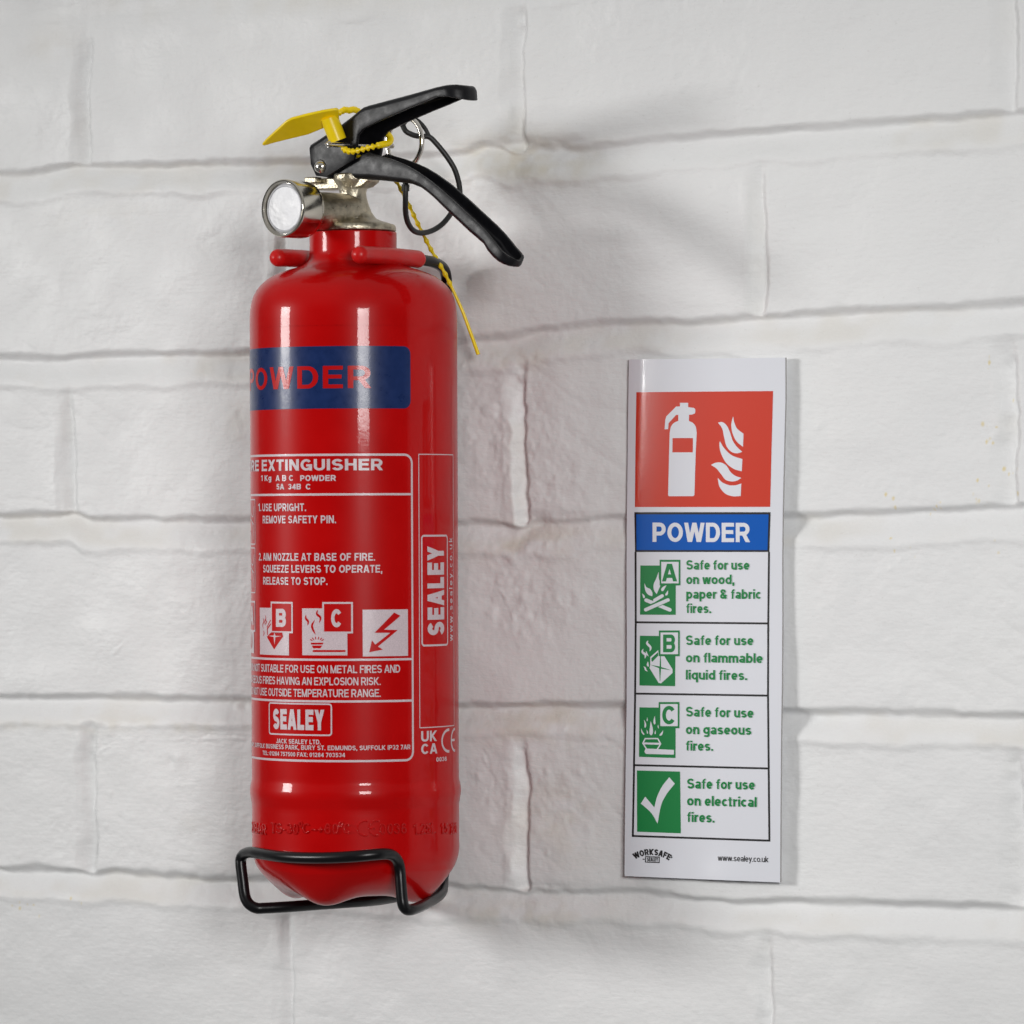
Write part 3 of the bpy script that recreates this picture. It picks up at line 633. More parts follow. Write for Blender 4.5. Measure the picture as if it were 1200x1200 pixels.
# fire class pictures
def c4(pts, ox=285., oy=695., s=5.714): return px_poly([(ox+x/s, oy+y/s) for x, y in pts])
def wave(P, pts, w, m, layer, conv):
    pts = spline(pts, 4); n = len(pts); c = [Vector(p) for p in conv([tuple(p) for p in pts])]
    qs = []; L = []
    for i, p in enumerate(c):
        d = (c[min(i+1, n-1)]-c[max(i-1, 0)]).normalized(); k = w*max(.08, math.sin(math.pi*min(1, max(0, i/(n-1))))**.7)
        L.append((p+Vector((-d.y, d.x))*k, p-Vector((-d.y, d.x))*k))
    for (a, b), (c_, d_) in zip(L, L[1:]): P.poly([tuple(b), tuple(d_), tuple(c_), tuple(a)], m, layer)
def square(x0, y0, x1, y1, lx0, ly0, lx1, ly1, ch, gx0, gx1):
    P.rect(*cyl_box(x0, y0, x1, y1), 0, .3)
    B = cyl_box(lx0, ly0, lx1, ly1); P.rect(*B, 0, .8); w = 2.1*px1; P.rect(B[0]+w, B[1]+w, B[2]-w, B[3]-w, 1, 1.2)
    cyl_text(P, ch, gx0, gx1, ly1-7.2, ly1-ly0-15.5, 0, 2, t=.23)
# A (its left part lies round the side)
u = cyl(299.4, 723)[0]
B = (u-.0105, zz(742), u, zz(705.3)); sq = (B[0]-.0075, zz(767.6), u-.0022, zz(712.6))
P.rect(*sq, 0, .3); P.rect(*B, 0, .8); w = 2.1*px1; P.rect(B[0]+w, B[1]+w, B[2]-w, B[3]-w, 1, 1.2)
q, ex = lettering('A', .23)
for p, s_ in q: P.poly([(B[0]+.0024+x/ex[0][1]*.0057, B[1]+.0028+y*.0078) for x, y in p], 0, 2+s_*.06)
for xa, ya in ((.30, .30), (.52, .36)): wave(P, [(xa, .08), (xa+.25, .2), (xa+.2, ya+.1)], .0007, 1, 1, lambda L: [(sq[0]+x*(sq[2]-sq[0]), sq[1]+y*(sq[3]-sq[1])) for x, y in L])
square(304.8, 712.5, 338.7, 767.6, 317.7, 705.2, 343.3, 741.9, 'B', 323.9, 335.6)
P.poly(c4([(160, 292), (190, 262), (262, 264), (269, 292), (209, 378)]), 1, .8)
P.poly(c4([(172, 286), (206, 284), (212, 264), (218, 286), (258, 288), (218, 295), (212, 345), (206, 294)]), 0, 1.1)
P.quads(strip(c4([(164, 280), (164, 238), (188, 205)]), .8*px1), 1, .8); P.quads(strip(c4([(160, 230), (186, 180)]), .6*px1), 1, .85)
for q in ([(148, 145), (154, 170), (146, 190), (150, 215)], [(134, 165), (140, 190), (132, 215), (138, 240)], [(150, 210), (158, 195), (150, 175)], [(136, 250), (142, 268), (136, 290)]): wave(P, q, .75*px1, 1, .8, c4)
square(354.3, 713, 407, 768, 377.8, 705.5, 413.6, 742.3, 'C', 388.2, 401)
for q in ([(422, 145), (420, 170), (436, 190), (432, 218)], [(500, 112), (494, 140), (518, 165), (510, 200)], [(480, 180), (462, 215), (468, 245), (486, 278)]): wave(P, q, 1.35*px1, 1, .8, c4)
for a in (-62, -38, -13, 13, 38, 62):
    c, s_ = math.sin(R(a)), math.cos(R(a)); P.quads(strip(c4([(495+c*34, 326-s_*16), (495+c*52, 326-s_*34)]), .55*px1), 1, .8)
P.poly(c4([(453, 332), (538, 332), (533, 345), (456, 345)]), 1, .8); P.poly(c4([(460, 351), (530, 351), (518, 370), (470, 370)]), 1, .8)
P.poly(c4(rrect(466, 381, 686, 395, 6, 3)), 1, .8)
P.rect(*cyl_box(425, 714.3, 477.9, 769), 0, .3)
P.poly(c4([(1010, 130), (1052, 152), (943, 245), (1034, 247), (902, 358), (935, 378), (843, 397), (862, 315), (884, 345), (984, 266), (878, 266)]), 1, .8)
P.build('instruction_panel', ext, label='silver printed panel of instructions and fire class pictures')
# narrow side panel, logo turned on its side
P = label_print(['ink'])
u0, u1 = cyl(491.2, 690)[0], cyl(531.4, 690)[0]; frame(P, (u0, zz(852.3, 505), u1, zz(532.5, 505)), .0001, 1.05*px1, 0)
b0, b1 = cyl(494.2, 690)[0], cyl(524.0, 690)[0]; frame(P, (b0, zz(756.3, 505), b1, zz(627.8, 505)), .0012, 2.1*px1, 0, .5)
def side_text(text, xa, xb, y0, y1, t, track=.11):
    q, ex = lettering(text, t, track); ua, ub = cyl(xa, 690)[0], cyl(xb, 690)[0]; z0, z1 = zz(y0, 505), zz(y1, 505)
    k = (z1-z0)/ex[-1][1]
    for p, s_ in q: P.poly([(ub-y*(ub-ua), z0+x*k) for x, y in p], 0, 1+s_*.06)
side_text('SEALEY', 500.6, 520.0, 744.6, 640.5, .25, .12)
side_text('www.sealey.co.uk', 525.8, 529.8, 752.3, 630, .14, .30)
P.build('side_panel', ext, label='narrow printed panel with the maker\'s name turned sideways')
# approval marks
P = label_print(['ink'])
cyl_text(P, 'UK', 493.3, 511.6, 868.8, 12.4, 0, 1, t=.19); cyl_text(P, 'CA', 493.3, 511.8, 883.4, 12.0, 0, 1, t=.19)
cyl_text(P, '0036', 510.9, 523.2, 892.2, 5.2, 0, 1, t=.18)
zc, rh = zz(868.3, 520), 12.6*px1
for k_, (xa, xb) in enumerate(((517.8, 525.6), (528.6, 533.8))):
    ua, ub = cyl(xa, 868)[0], cyl(xb, 868)[0]; rx = .0042 if k_ else (ub-ua)
    P.quads(strip(arc(ua+rx, zc, rx, rh, 84, 276, 18), 1.5*px1), 0, k_*.2)
P.quads(strip([(ua+.0002, zc), (ua+.0040, zc)], 1.4*px1), 0, .4)
P.build('approval_marks', ext)
# figures stamped round the foot
P = label_print(['red'], base=3e-5)
for t_, a, b_ in (('20BAR', 296, 313), ('TS-30', 318.5, 350), ('C~+60', 355, 397), ('C', 402, 412), ('0036', 445, 476), ('1.25L', 484, 510), ('1.5', 516, 524), ('2021', 527, 534)):
    cyl_text(P, t_, a, b_, 977.2, 12.5, 0, 0, t=.15, track=.13)
for x in (352.5, 399.5): P.quads(strip(arc(*cyl(x, 966), .0007, .0009, 0, 360, 10), 1*px1, True), 0)
uc, zc = cyl(428, 970.5); P.quads(strip(arc(uc, zc, .0031, .0030, 70, 290, 14), 1*px1), 0); P.quads(strip(arc(uc+.0046, zc, .0031, .0030, 70, 290, 14), 1*px1), 0, .1); P.quads(strip([(uc+.0016, zc), (uc+.004, zc)], 1*px1), 0, .2)
for lst in (P.big, P.small):
    for i_, (p, m_, l_) in enumerate(lst): lst[i_] = (p, m_, 13+l_)
o = P.build('stamped_figures', ext)
sol = o.modifiers.new('depth', 'SOLIDIFY'); sol.thickness = .0007; sol.offset = -1

# ------------------------------------------------------------------ valve
def lz(px, py, y=0): p = on_ly(px, py, y); return p.x, p.z
bm = bmesh.new()
VP = [(44, 273.2), (49.6, 272.4), (50.4, 270.5), (50.4, 266), (48.5, 263.8), (42, 261.6), (33, 259), (27, 256), (22, 249), (18.5, 240), (16.2, 232), (15.6, 226), (17.5, 219), (21, 214), (22.5, 211), (22.5, 204)]
ZV = [(r*PXM, zax(y)) for r, y in VP]
lathe(bm, ZV, 64)
top = [lz(*p) for p in ((360, 220), (361, 213), (366, 209.5), (438.5, 207.5), (438, 213), (431, 219), (420, 222), (380, 223), (368, 223))]
prism(bm, top, -.0038, .0038)
gz = zax(250)
rot = Matrix.Rotation(R(90), 4, 'X')               # local z -> -y
def yl(bm, prof, z, n=64, x=0): lathe(bm, prof, n, Matrix.Translation((x, 0, z)) @ rot)
yl(bm, [(.0078, .0), (.0078, .018), (.0074, .024), (.0070, .030)], gz, 40)
prism(bm, [lz(*p) for p in ((371, 208.5), (385, 208.2), (385, 216), (371, 216.4))], -.0078, -.004)   # lug
valve = mesh_obj('valve_body', bm, 'cast', ext, smooth=38); bevel(valve, .0006, 2, 40)
RZ = sorted((z, r) for r, z in ZV)
def conemap(u, z, lift):
    r = float(np.interp(z, [q[0] for q in RZ], [q[1] for q in RZ]))+lift
    return VR*(math.sin(u/.0065)*r)-VF*(math.cos(u/.0065)*r)+UP*z
P = Print(conemap, ['cast'], .0012, base=3e-5)
def cone_text(text, u0, u1, yb, cap, t):
    q, ex = lettering(text, t); k = (u1-u0)/ex[-1][1]; z0 = zax(yb); h = zax(yb-cap)-z0
    for p, s_ in q: P.poly([(u0+x*k, z0+y*h) for x, y in p], 0, 11+s_*.1)
cone_text('186', -.0048, .0018, 257.2, 7.5, .17)
P.quads(strip(arc(-.0006, zax(241), .0019, .0020, 60, 300, 12), .00035), 0, 11); P.quads(strip([(-.0022, zax(241)), (-.0008, zax(241))], .00035), 0, 11.1)
o = P.build('cast_mark', valve); so = o.modifiers.new('depth', 'SOLIDIFY'); so.thickness = .0007; so.offset = -1
# pressure gauge
gauge = None
bm = bmesh.new()
g0, g1 = .0292, .0430
yl(bm, [(.0085, g0-.001), (.0108, g0), (.0116, g0+.0012), (.0118, g0+.003), (.0118, g1-.0010), (.0117, g1-.0004), (.01135, g1), (.0109, g1-.0002), (.0106, g1-.0012), (.0104, g1-.0026)], gz, 72)
gauge = mesh_obj('pressure_gauge', bm, 'chrome', ext, smooth=45)
bm = bmesh.new(); yl(bm, [(.01038, g1-.0030), (.01036, g1-.0022), (.0098, g1-.0019), (.0095, g1-.0012), (.0091, g1-.0011), (.0088, g1-.0015), (.0050, g1-.0014), (.0006, g1-.0013)], gz, 64)
mesh_obj('gauge_lens', bm, 'dial', gauge, smooth=40)

# ------------------------------------------------------------------ levers (bent from sheet steel)
def channel(name, stations, ynear, down, thick, parent, corner=.0022):
    """stations: (pixel of the top edge, pixel of the bottom edge, half width) read on the near side"""
    bm = bmesh.new(); rings = []
    for (t_, b_, hw) in stations:
        T = Vector(lz(*t_, ynear)); B = Vector(lz(*b_, ynear))
        a, w = (B, T) if down else (T, B)          # a = free edge, w = web
        L = (w-a).length; d = (w-a)/max(L, 1e-9); r = min(corner, L*.45, hw*.8)
        ring = [(a, -hw), (a+d*(L-r)*.5, -hw), (a+d*(L-r), -hw)]
        for k in range(1, 6):
            q = R(90*k/6); ring.append((a+d*(L-r+r*math.sin(q)), -hw+r*(1-math.cos(q))))
        ring += [(w, -hw+r), (w, 0)]
        ring += [(p, -y) for p, y in ring[-2::-1]]
        rings.append([bm.verts.new((p.x, y, p.y)) for p, y in ring])
    for A, B in zip(rings, rings[1:]):
        for i_ in range(len(A)-1): bm.faces.new((A[i_], A[i_+1], B[i_+1], B[i_]))
    bm.faces.new(rings[-1])
    bmesh.ops.remove_doubles(bm, verts=bm.verts[:], dist=1e-6)
    bmesh.ops.recalc_face_normals(bm, faces=bm.faces[:])
    o = mesh_obj(name, bm, 'black', parent, smooth=40)
    s_ = o.modifiers.new('sheet', 'SOLIDIFY'); s_.thickness = thick; s_.offset = -1; s_.use_even_offset = False
    bevel(o, .0004, 2, 50)
    return o
z1 = lambda x, y: (280+x/3.333, 80+y/3.333)
UST = [((273, 295), (280, 375)), ((300, 278), (301, 420)), ((335, 255), (340, 425)), ((385, 222), (400, 387)), ((430, 188), (448, 358)), ((462, 162), (457, 318)), ((478, 150), (463, 262)), ((498, 143), (482, 238)), ((540, 132), (535, 211)), ((600, 116), (600, 182)), ((660, 100), (660, 156)), ((720, 84), (725, 130)), ((765, 72), (768, 111)), ((800, 64), (805, 109))]
UHW = .0083
st = [(z1(*a), z1(*b), UHW) for a, b in UST]
for a, b, w in (((812, 62.3), (817, 110.5), .00805), ((826.6, 61), (831, 112.5), .00727), ((837, 61.5), (841, 114.5), .0062), ((848, 65), (851, 117), .00446), ((853.8, 72), (856, 118.5), .0028), ((856.8, 86), (858, 119.5), .0012)):
    st.append((z1(*a), z1(*b), w))
squeeze = channel('squeeze_lever', st, -UHW, True, .0013, ext, .0026)
LST = [((383, 207), (384, 209.5)), ((405, 194), (404, 209)), ((425, 181.5), (421, 209.8)), ((432, 178.3), (432, 210)), ((440, 181), (441, 211)), ((449, 183.6), (451, 212)), ((458, 186.5), (462, 213.2)), ((468, 190.5), (471, 214.2)), ((477.5, 194.8), (480, 215.5)), ((489.5, 202), (491, 220)), ((498, 208), (499, 226)), ((507.5, 215), (507, 233)), ((519, 225), (516.5, 242.5)), ((530, 234.5), (527, 252.5)), ((541, 245), (537, 262)), ((552.5, 255.5), (547, 271.5)), ((562, 264.5), (557, 280)), ((570.5, 273.5), (564.5, 286.5)), ((577, 281.5), (569, 294.5)), ((583, 289), (575, 301.5))]
LHW = .0062
st = [(a, b, LHW) for a, b in LST]
for a, b, w in (((588, 294.5), (581, 306.5), .0062), ((592, 298.5), (586.5, 309.8), .0055), ((594.5, 301), (590.5, 311.5), .0043), ((596, 303), (593, 312), .0028), ((597, 305), (594.5, 312), .0012)): st.append((a, b, w))
carry = channel('carry_handle', st, -LHW, False, .0012, ext, .0024)
# rivet
bm = bmesh.new(); rx, rz = lz(375.3, 195.2, -UHW); yl(bm, [(.0030, UHW-.0002), (.0028, UHW+.0004), (.0024, UHW+.0011), (.0016, UHW+.0017), (.0008, UHW+.0020), (.0002, UHW+.00205)], rz, 32, rx)
mesh_obj('rivet', bm, 'steel', ext, smooth=50)
# safety pin and its ring
pa = on_e(384, 169.5, .0190); pb = on_e(460, 171, -.0105)
bm = bmesh.new(); tube(bm, [pa, pa.lerp(pb, .5), pb], .00105, 14)
tube(bm, [on_e(384.5, 171.5, .0192), on_e(383.0, 168.8, .0196), on_e(385.5, 166.8, .0192), on_e(388, 168.6, .0185)], [.0007, .0009, .0008, .0005], 8)
pin = mesh_obj('safety_pin', bm, 'steel', ext, smooth=50)
rc = on_e(474.2, 167, -.0172); bm = bmesh.new()
dirr = (VR*.70-VF*.71).normalized(); ringp = [rc+dirr*(.0104*math.cos(a))+UP*(.0104*math.sin(a)) for a in np.linspace(0, 2*math.pi, 48, endpoint=False)]
tube(bm, ringp, .00108, 12, closed=True)
mesh_obj('pull_ring', bm, 'steel', pin, smooth=60)
# tether
T3 = [(472, 147, -.0165), (476, 154, -.0150), (485, 158.5, -.0160), (494, 160, -.0180), (503, 160.5, -.0190), (512, 169, -.0195), (524, 184, -.02), (533, 199, -.02), (538, 216, -.019), (538.5, 230, -.0175), (533, 243, -.015), (521, 260, -.011), (508, 269.5, -.006), (495, 273, .000), (485, 270.5, .005), (478, 261, .010), (475.3, 248, .0135), (475.2, 232, .0165), (475.3, 214, .0175)]
pts = [on_e(a, b, c) for a, b, c in spline(T3, 6)]
bm = bmesh.new(); tube(bm, pts, .00115, 12)
tube(bm, [on_e(a, b, c) for a, b, c in spline([(472, 147, -.0165), (478.5, 139.5, -.0185), (488, 140.5, -.0195), (497, 149, -.0195), (502, 158, -.0192), (504.5, 161.5, -.019)], 6)], .0009, 12)
tube(bm, [on_e(475.2, 224, .0172), on_e(475.3, 216, .0175)], .0016, 14)
tether = mesh_obj('tether_cord', bm, 'cord', ext, smooth=60)

# ------------------------------------------------------------------ yellow security seal
seal = empty('security_seal', ROOT @ Matrix.Translation(on_e(392, 150, .010)), 'yellow plastic security seal looped round the black levers with a hanging tail', 'seal')
SI = Matrix.Translation(on_e(392, 150, .010)).inverted()
def se(px, py, e): return SI @ on_e(px, py, e)
ef = lambda py: .0060+(152-py)*.00042
out = [(307, 170.3), (312, 164.5), (324, 153.5), (335, 143.5), (341, 140), (360, 135), (378, 131), (393, 128.6), (396.5, 129.4), (397.5, 141.5), (394, 145.5), (378, 151), (361, 158), (340, 163), (322, 167.5), (310, 171)]
bm = bmesh.new(); fr = [se(x, y, ef(y)) for x, y in out]; nn = (fr[3]-fr[9]).cross(fr[12]-fr[9]).normalized()
if nn.z < 0: nn = -nn
a = [bm.verts.new(p) for p in fr]; c = [bm.verts.new(p+nn*.0013) for p in fr]; bm.faces.new(a); bm.faces.new(c[::-1])
for i_ in range(len(a)): bm.faces.new((a[i_], a[(i_+1) % len(a)], c[(i_+1) % len(a)], c[i_]))
bmesh.ops.recalc_face_normals(bm, faces=bm.faces[:])
flag = mesh_obj('flag', bm, 'yellow', seal, smooth=30); bevel(flag, .00035, 2, 40)
bm = bmesh.new()
tube(bm, [se(385.5, 137, .0105), se(388.5, 145, .0098), se(396.2, 164.8, .0092)], [.0034, .0037, .0036], 28)
mesh_obj('barrel', bm, 'yellow', seal, smooth=45)
SP = [(393, 133, .0085), (399, 131.5, .006), (404, 128.5, .002), (409, 129.5, -.002), (414, 128.3, -.007), (420, 130.5, -.012), (432, 138, -.0150), (444, 147, -.0150), (452, 155, -.0120), (456.5, 160, -.006), (457.6, 164, .002), (455, 167.5, .010), (449, 169.2, .0175), (440, 171.2, .0225), (428, 174, .0205), (416, 177.2, .0180), (408, 177.3, .0150), (403.5, 174.5, .0120), (405, 172, .0085), (410, 170.5, .006)]
def beads(path, r0, r1, pitch, bare=None):
    p = resample(spline(path, 10), pitch/7); out = []; rad = []
    for i_, q in enumerate(p):
        s_ = abs(math.cos(math.pi*i_/7))**3; k = 1 if bare is None or i_/len(p) < bare else 0
        out.append(Vector(q)); rad.append(r0+(r1-r0)*s_*k)
    return out, rad
bm = bmesh.new()
p, r = beads([se(*q) for q in SP], .00058, .00138, .0025); tube(bm, p, r, 12)
TL = [(408, 178.5, .000), (425, 186, -.008), (445, 195, -.012), (458, 204, -.0135), (466, 215, -.014), (478, 238, -.0155), (493, 269, -.0175), (507, 296, -.0190), (522, 322, -.0205), (540, 360, -.0215), (551, 389, -.0215), (560.5, 415.5, -.0205)]
p, r = beads([se(*q) for q in TL], .00064, .00112, .0040, .72)
n_ = len(p); r = [q+(.00018*max(0, (i_/n_-.72)/.28)) for i_, q in enumerate(r)]; tube(bm, p, r, 12)
mesh_obj('strap', bm, 'yellow', seal, smooth=50)

# ------------------------------------------------------------------ wall bracket
br = empty('wall_bracket', Matrix.Translation(on_y(417, 1000, AY)), 'black wire wall bracket with red sleeved prongs cradling the fire extinguisher', 'bracket')
BI = Matrix.Translation(on_y(417, 1000, AY)).inverted()
def bp_(px, py, e): return BI @ on_y(px, py, AY-e)
bm = bmesh.new()
hoop = [(470, 1049.5, -.0462), (462, 1051.5, -.041), (440, 1055, -.026), (419, 1056.8, -.014), (380, 1059.5, .001), (340, 1062.5, .016), (310, 1064.2, .0245), (300, 1064, .0268), (292, 1059.5, .0275), (287, 1050, .0275), (284.5, 1032, .0272), (282.3, 1014, .027), (282.5, 1006, .027), (286.5, 1000.6, .0285), (294, 998.8, .0325), (305, 1000.2, .0375), (328, 1003.6, .0450), (355, 1005.2, .0482), (385, 1005.2, .0490), (415, 1003.6, .0475), (440, 1001.3, .0425), (452, 1000.6, .0375), (460, 1002.5, .0325), (465.8, 1009, .0285), (468.2, 1018, .027), (469.6, 1034, .027), (471, 1052, .027), (472.5, 1060.5, .0268), (476, 1065.5, .0255), (482.5, 1066, .022), (492, 1062.5, .012), (503, 1057, -.006), (513, 1050.5, -.022), (517.5, 1045.5, -.032), (519, 1038, -.040), (519.3, 1028, -.0455)]
tube(bm, [Vector(p) for p in spline([bp_(*q) for q in hoop], 6)], .00232, 16)
# the two uprights behind the cylinder and the arms of the neck fork
pr = [(488, 303.6, -.0155), (497, 305, -.0215), (507, 307, -.0285), (515.5, 310.8, -.0365), (521, 317, -.0420), (523.2, 327, -.0450), (523.5, 340, -.0455)]
up_r = [bp_(*q) for q in pr]+[Vector((BI @ on_y(523.5, y, AY+.0455))) for y in (420, 600, 800, 960, 1005)]+[bp_(519.3, 1028, -.0455)]
tube(bm, [Vector(p) for p in spline(up_r, 6)], .00232, 16)
xl = BI @ on_y(470, 1049.5, AY+.0462)
pl = [(366, 304, -.006), (384, 305.5, -.0180), (402, 307, -.0300), (420, 311, -.0400)]
up_l = [bp_(*q) for q in pl]+[Vector((xl.x, xl.y, (BI @ on_y(440, y, AY+.0462)).z)) for y in (335, 420, 700, 1000)]+[xl]
tube(bm, [Vector(p) for p in spline(up_l, 6)], .00232, 16)
mesh_obj('wire_frame', bm, 'wire', br, smooth=60)
for path in ([(417.5, 298.4, .0345), (428, 298.8, .0265), (445, 299.6, .0145), (462, 300.9, .0030), (476, 302.2, -.0075), (486, 303.3, -.0145), (494.5, 304.7, -.0200)], [(321, 302, .0315), (335, 302.3, .0215), (350, 303, .010), (364, 303.9, -.0035), (376, 304.8, -.0130)]):
    p = [Vector(q) for q in spline([bp_(*q) for q in path], 14)]
    bm = bmesh.new(); tube(bm, p, capsule_rad(p, .00365, .0036), 24); mesh_obj('prong_sleeve', bm, 'sleeve', br, smooth=60)

# ------------------------------------------------------------------ the safety sign
SGN = Matrix.Translation(on_y(826, 728, -.005)); SGI = SGN.inverted()
sign = empty('safety_sign', SGN, 'tall white fire extinguisher identification sign with red, blue and green panels, stuck on the wall', 'sign')
LE = [(420, 737), (480, 736), (560, 735.2), (600, 734.6), (660, 734.2), (760, 734.6), (830, 734.3), (900, 733.2), (980, 732.2), (1030, 731.8)]
RE = [(418, 920.3), (470, 920.4), (540, 918.6), (600, 917.2), (660, 916.6), (720, 916.8), (800, 916.2), (870, 915.2), (950, 914.6), (1036, 914.2)]
def edge(L, y): return float(np.interp(y, [q[0] for q in L], [q[1] for q in L]))
def ytop(s): return 421.2-2.2*s
def ybot(s): return 1026.6+7.6*s
def bend(s, t):
    b = -.0021*math.exp(-max(s, -.1)/.115)*(1-.85*min(1, max(0, (t-.16)/.42)))
    b += .0005*math.sin(t*10+.6)*(.3+s)*.6+.0009*math.exp(-((s-.62)/.13)**2-((t-1.0)/.035)**2)+.0004*math.exp(-((s-.33)/.05)**2-((t-1.0)/.025)**2)
    return b
def signmap(px, py, lift):
    xl_, xr_ = edge(LE, py), edge(RE, py); s = (px-xl_)/(xr_-xl_); t = (py-ytop(s))/(ybot(s)-ytop(s))
    return SGI @ on_y(px, py, -(.0044+bend(s, t)+lift))
bm = bmesh.new(); NS, NT = 60, 160; g = []
for j in range(NT+1):
    row = []
    for i_ in range(NS+1):
        s, t = i_/NS, j/NT; y = ytop(s)+(ybot(s)-ytop(s))*t; x = edge(LE, y)*(1-s)+edge(RE, y)*s
        row.append(bm.verts.new(signmap(x, y, 0)))
    g.append(row)
for j in range(NT):
    for i_ in range(NS): bm.faces.new((g[j][i_], g[j+1][i_], g[j+1][i_+1], g[j][i_+1]))
fr = bm.faces[:]
r = bmesh.ops.extrude_face_region(bm, geom=fr)
for v in [v for v in r['geom'] if isinstance(v, bmesh.types.BMVert)]: v.co.y += .0011
bmesh.ops.recalc_face_normals(bm, faces=bm.faces[:])
for f in bm.faces:
    f.normal_update()
    f.material_index = 1 if abs(f.normal.y) < .5 else 0
mesh_obj('sheet', bm, ['vinyl', 'edge'], sign, smooth=40)
def sprint(): return Print(signmap, ['vinyl', 'sred', 'sblue', 'sgreen', 'sblack'], 6.0, base=7e-5)
WH, RD, BL, GR, BK = range(5)
def sign_text(P, text, x0, x1, y0, y1, cap, m, layer=3, t=.2, track=.085, space=.27):
    q, ex = lettering(text, t, track, space); k = (x1-x0)/ex[-1][1]; sl = (y1-y0)/(x1-x0)
    for p, s_ in q: P.poly([(x0+x*k, y0+sl*x*k-y*cap) for x, y in p], m, layer+s_*.08)
def cz(ox, oy, s): return lambda L: [(ox+x/s, oy+y/s) for x, y in L]
def leaf(P, a, b, w, m, layer, conv, bow=0):
    """flame: pointed at the first end, round at the second"""
    A, B = Vector(a), Vector(b); d = B-A; n_ = Vector((-d.y, d.x)).normalized(); L = []; Rr = []
    for i_ in range(11):
        t = i_/10; c = A+d*t+n_*bow*math.sin(math.pi*t); k = w*(t**.9)*math.sqrt(max(0, 1-t**3.2))*1.25
        L.append(tuple(c+n_*k)); Rr.append(tuple(c-n_*k))
    P.poly(conv(L+Rr[::-1][1:-1]), m, layer)
# pictogram
P = sprint()
P.poly([(745.7, 459.6), (906.0, 458.2), (904.2, 526), (902.6, 594), (744.0, 594.2), (744.6, 526)], RD, 0)
c = cz(765, 465, 9.6)
body = [(287, 272)]+[(p[0], p[1]) for p in spline([(287, 272), (240, 292), (205, 335), (190, 400)], 4)][1:]+[(183, 640), (172, 1105), (182, 1118), (455, 1118), (468, 1105), (482, 640), (494, 400)]+[tuple(p) for p in spline([(494, 400), (482, 335), (452, 295), (406, 272)], 4)][1:]+[(408, 202), (440, 200), (472, 188), (478, 170), (478, 140), (460, 124), (398, 116), (398, 68), (306, 68), (306, 108), (262, 110), (152, 220), (140, 260), (132, 366), (172, 364), (178, 296), (262, 204), (287, 202)]
P.poly(c([tuple(p) for p in body]), WH, 1, holes=[c([(222, 464), (453, 464), (450, 625), (220, 625)])])
c = cz(820, 475, 10)
def curve(*pts): return [tuple(p) for p in spline(pts, 5)]
F = [curve((392, 130), (405, 200), (440, 275), (513, 333))+[(507, 487)]+curve((507, 487), (430, 420), (385, 330), (370, 240), (378, 175), (392, 130))[1:-1],
     curve((213, 202), (262, 195), (315, 235), (352, 310), (385, 410), (430, 480), (500, 546))+curve((500, 546), (430, 562), (365, 540), (312, 475), (285, 370), (262, 270), (213, 202))[1:-1],
     curve((236, 418), (285, 500), (375, 585), (500, 630))+[(492, 773)]+curve((492, 773), (400, 745), (310, 675), (250, 565), (230, 470), (236, 418))[1:-1],
     curve((132, 698), (190, 672), (255, 672), (315, 710), (360, 780), (415, 825), (487, 850))+curve((487, 850), (430, 885), (370, 892), (300, 870), (245, 800), (195, 740), (132, 698))[1:-1],
     curve((213, 850), (260, 900), (340, 935), (420, 936), (487, 915))+[(480, 1062)]+curve((480, 1062), (390, 1066), (300, 1035), (235, 960), (215, 880), (213, 850))[1:-1]]
for f in F: P.poly(c(f), WH, 1)
P.build('pictogram_panel', sign, label='red panel with white extinguisher and flames')
# blue title band
P = sprint()
P.poly([(743.3, 600.2), (903.1, 600.2), (901.6, 646.8), (744.2, 646.8)], BK, 0)
P.poly([(745.6, 602.8), (900.7, 602.8), (899.3, 644.6), (746.0, 644.6)], BL, 1)
sign_text(P, 'POWDER', 764.7, 879, 635.0, 635.3, 22.6, WH, 2, t=.20)
P.build('title_band', sign, label='blue band reading POWDER in white')
# rows of fire classes
LX = [(600, 744.4), (646, 744.8), (730, 745.0), (814, 744.3), (897, 743.0), (981, 741.6)]; RX = [(600, 902), (646, 901.2), (700, 900.4), (815, 900.0), (900, 900.8), (986, 901.6)]
ROWS = [((646.8, 646.8), (729.2, 730.6)), ((729.2, 730.6), (812.8, 815.2)), ((812.8, 815.2), (896.6, 900.6)), ((896.6, 900.6), (979.6, 985.2))]
def row_frame(P, k):
    (t0, t1), (b0, b1) = ROWS[k]; w = 1.15
    P.poly([(edge(LX, b0)-w, b0-w), (edge(RX, b1)+w, b1-w), (edge(RX, b1)+w, b1+w), (edge(LX, b0)-w, b0+w)], BK, 0)
    P.poly([(edge(LX, t0)-w, t0+(.05 if k == 0 else 1.2)), (edge(LX, t0)+w, t0+(.05 if k == 0 else 1.2)), (edge(LX, b0)+w, b0-w), (edge(LX, b0)-w, b0-w)], BK, 0)
    P.poly([(edge(RX, t1)-w, t1+(.05 if k == 0 else 1.2)), (edge(RX, t1)+w, t1+(.05 if k == 0 else 1.2)), (edge(RX, b1)+w, b1-w), (edge(RX, b1)-w, b1-w)], BK, 0)
def class_box(P, c, q, letter_box, ch, g):
    P.poly(c(q), GR, 0); x0, y0, x1, y1 = letter_box
    P.poly(c([(x0, y0), (x1, y0), (x1, y1), (x0, y1)]), GR, 2); w = 29; P.poly(c([(x0+w, y0+w*1.25), (x1-w, y0+w*1.25), (x1-w, y1-w*1.25), (x0+w, y1-w*1.25)]), WH, 3)
    (a, b), (d, _) = c([(g[0], g[1])])[0], c([(g[2], g[1])])[0]; cap = (g[1]-g[3])/15.
    sign_text(P, ch, a, d, b, b, cap, GR, 4, t=.20)
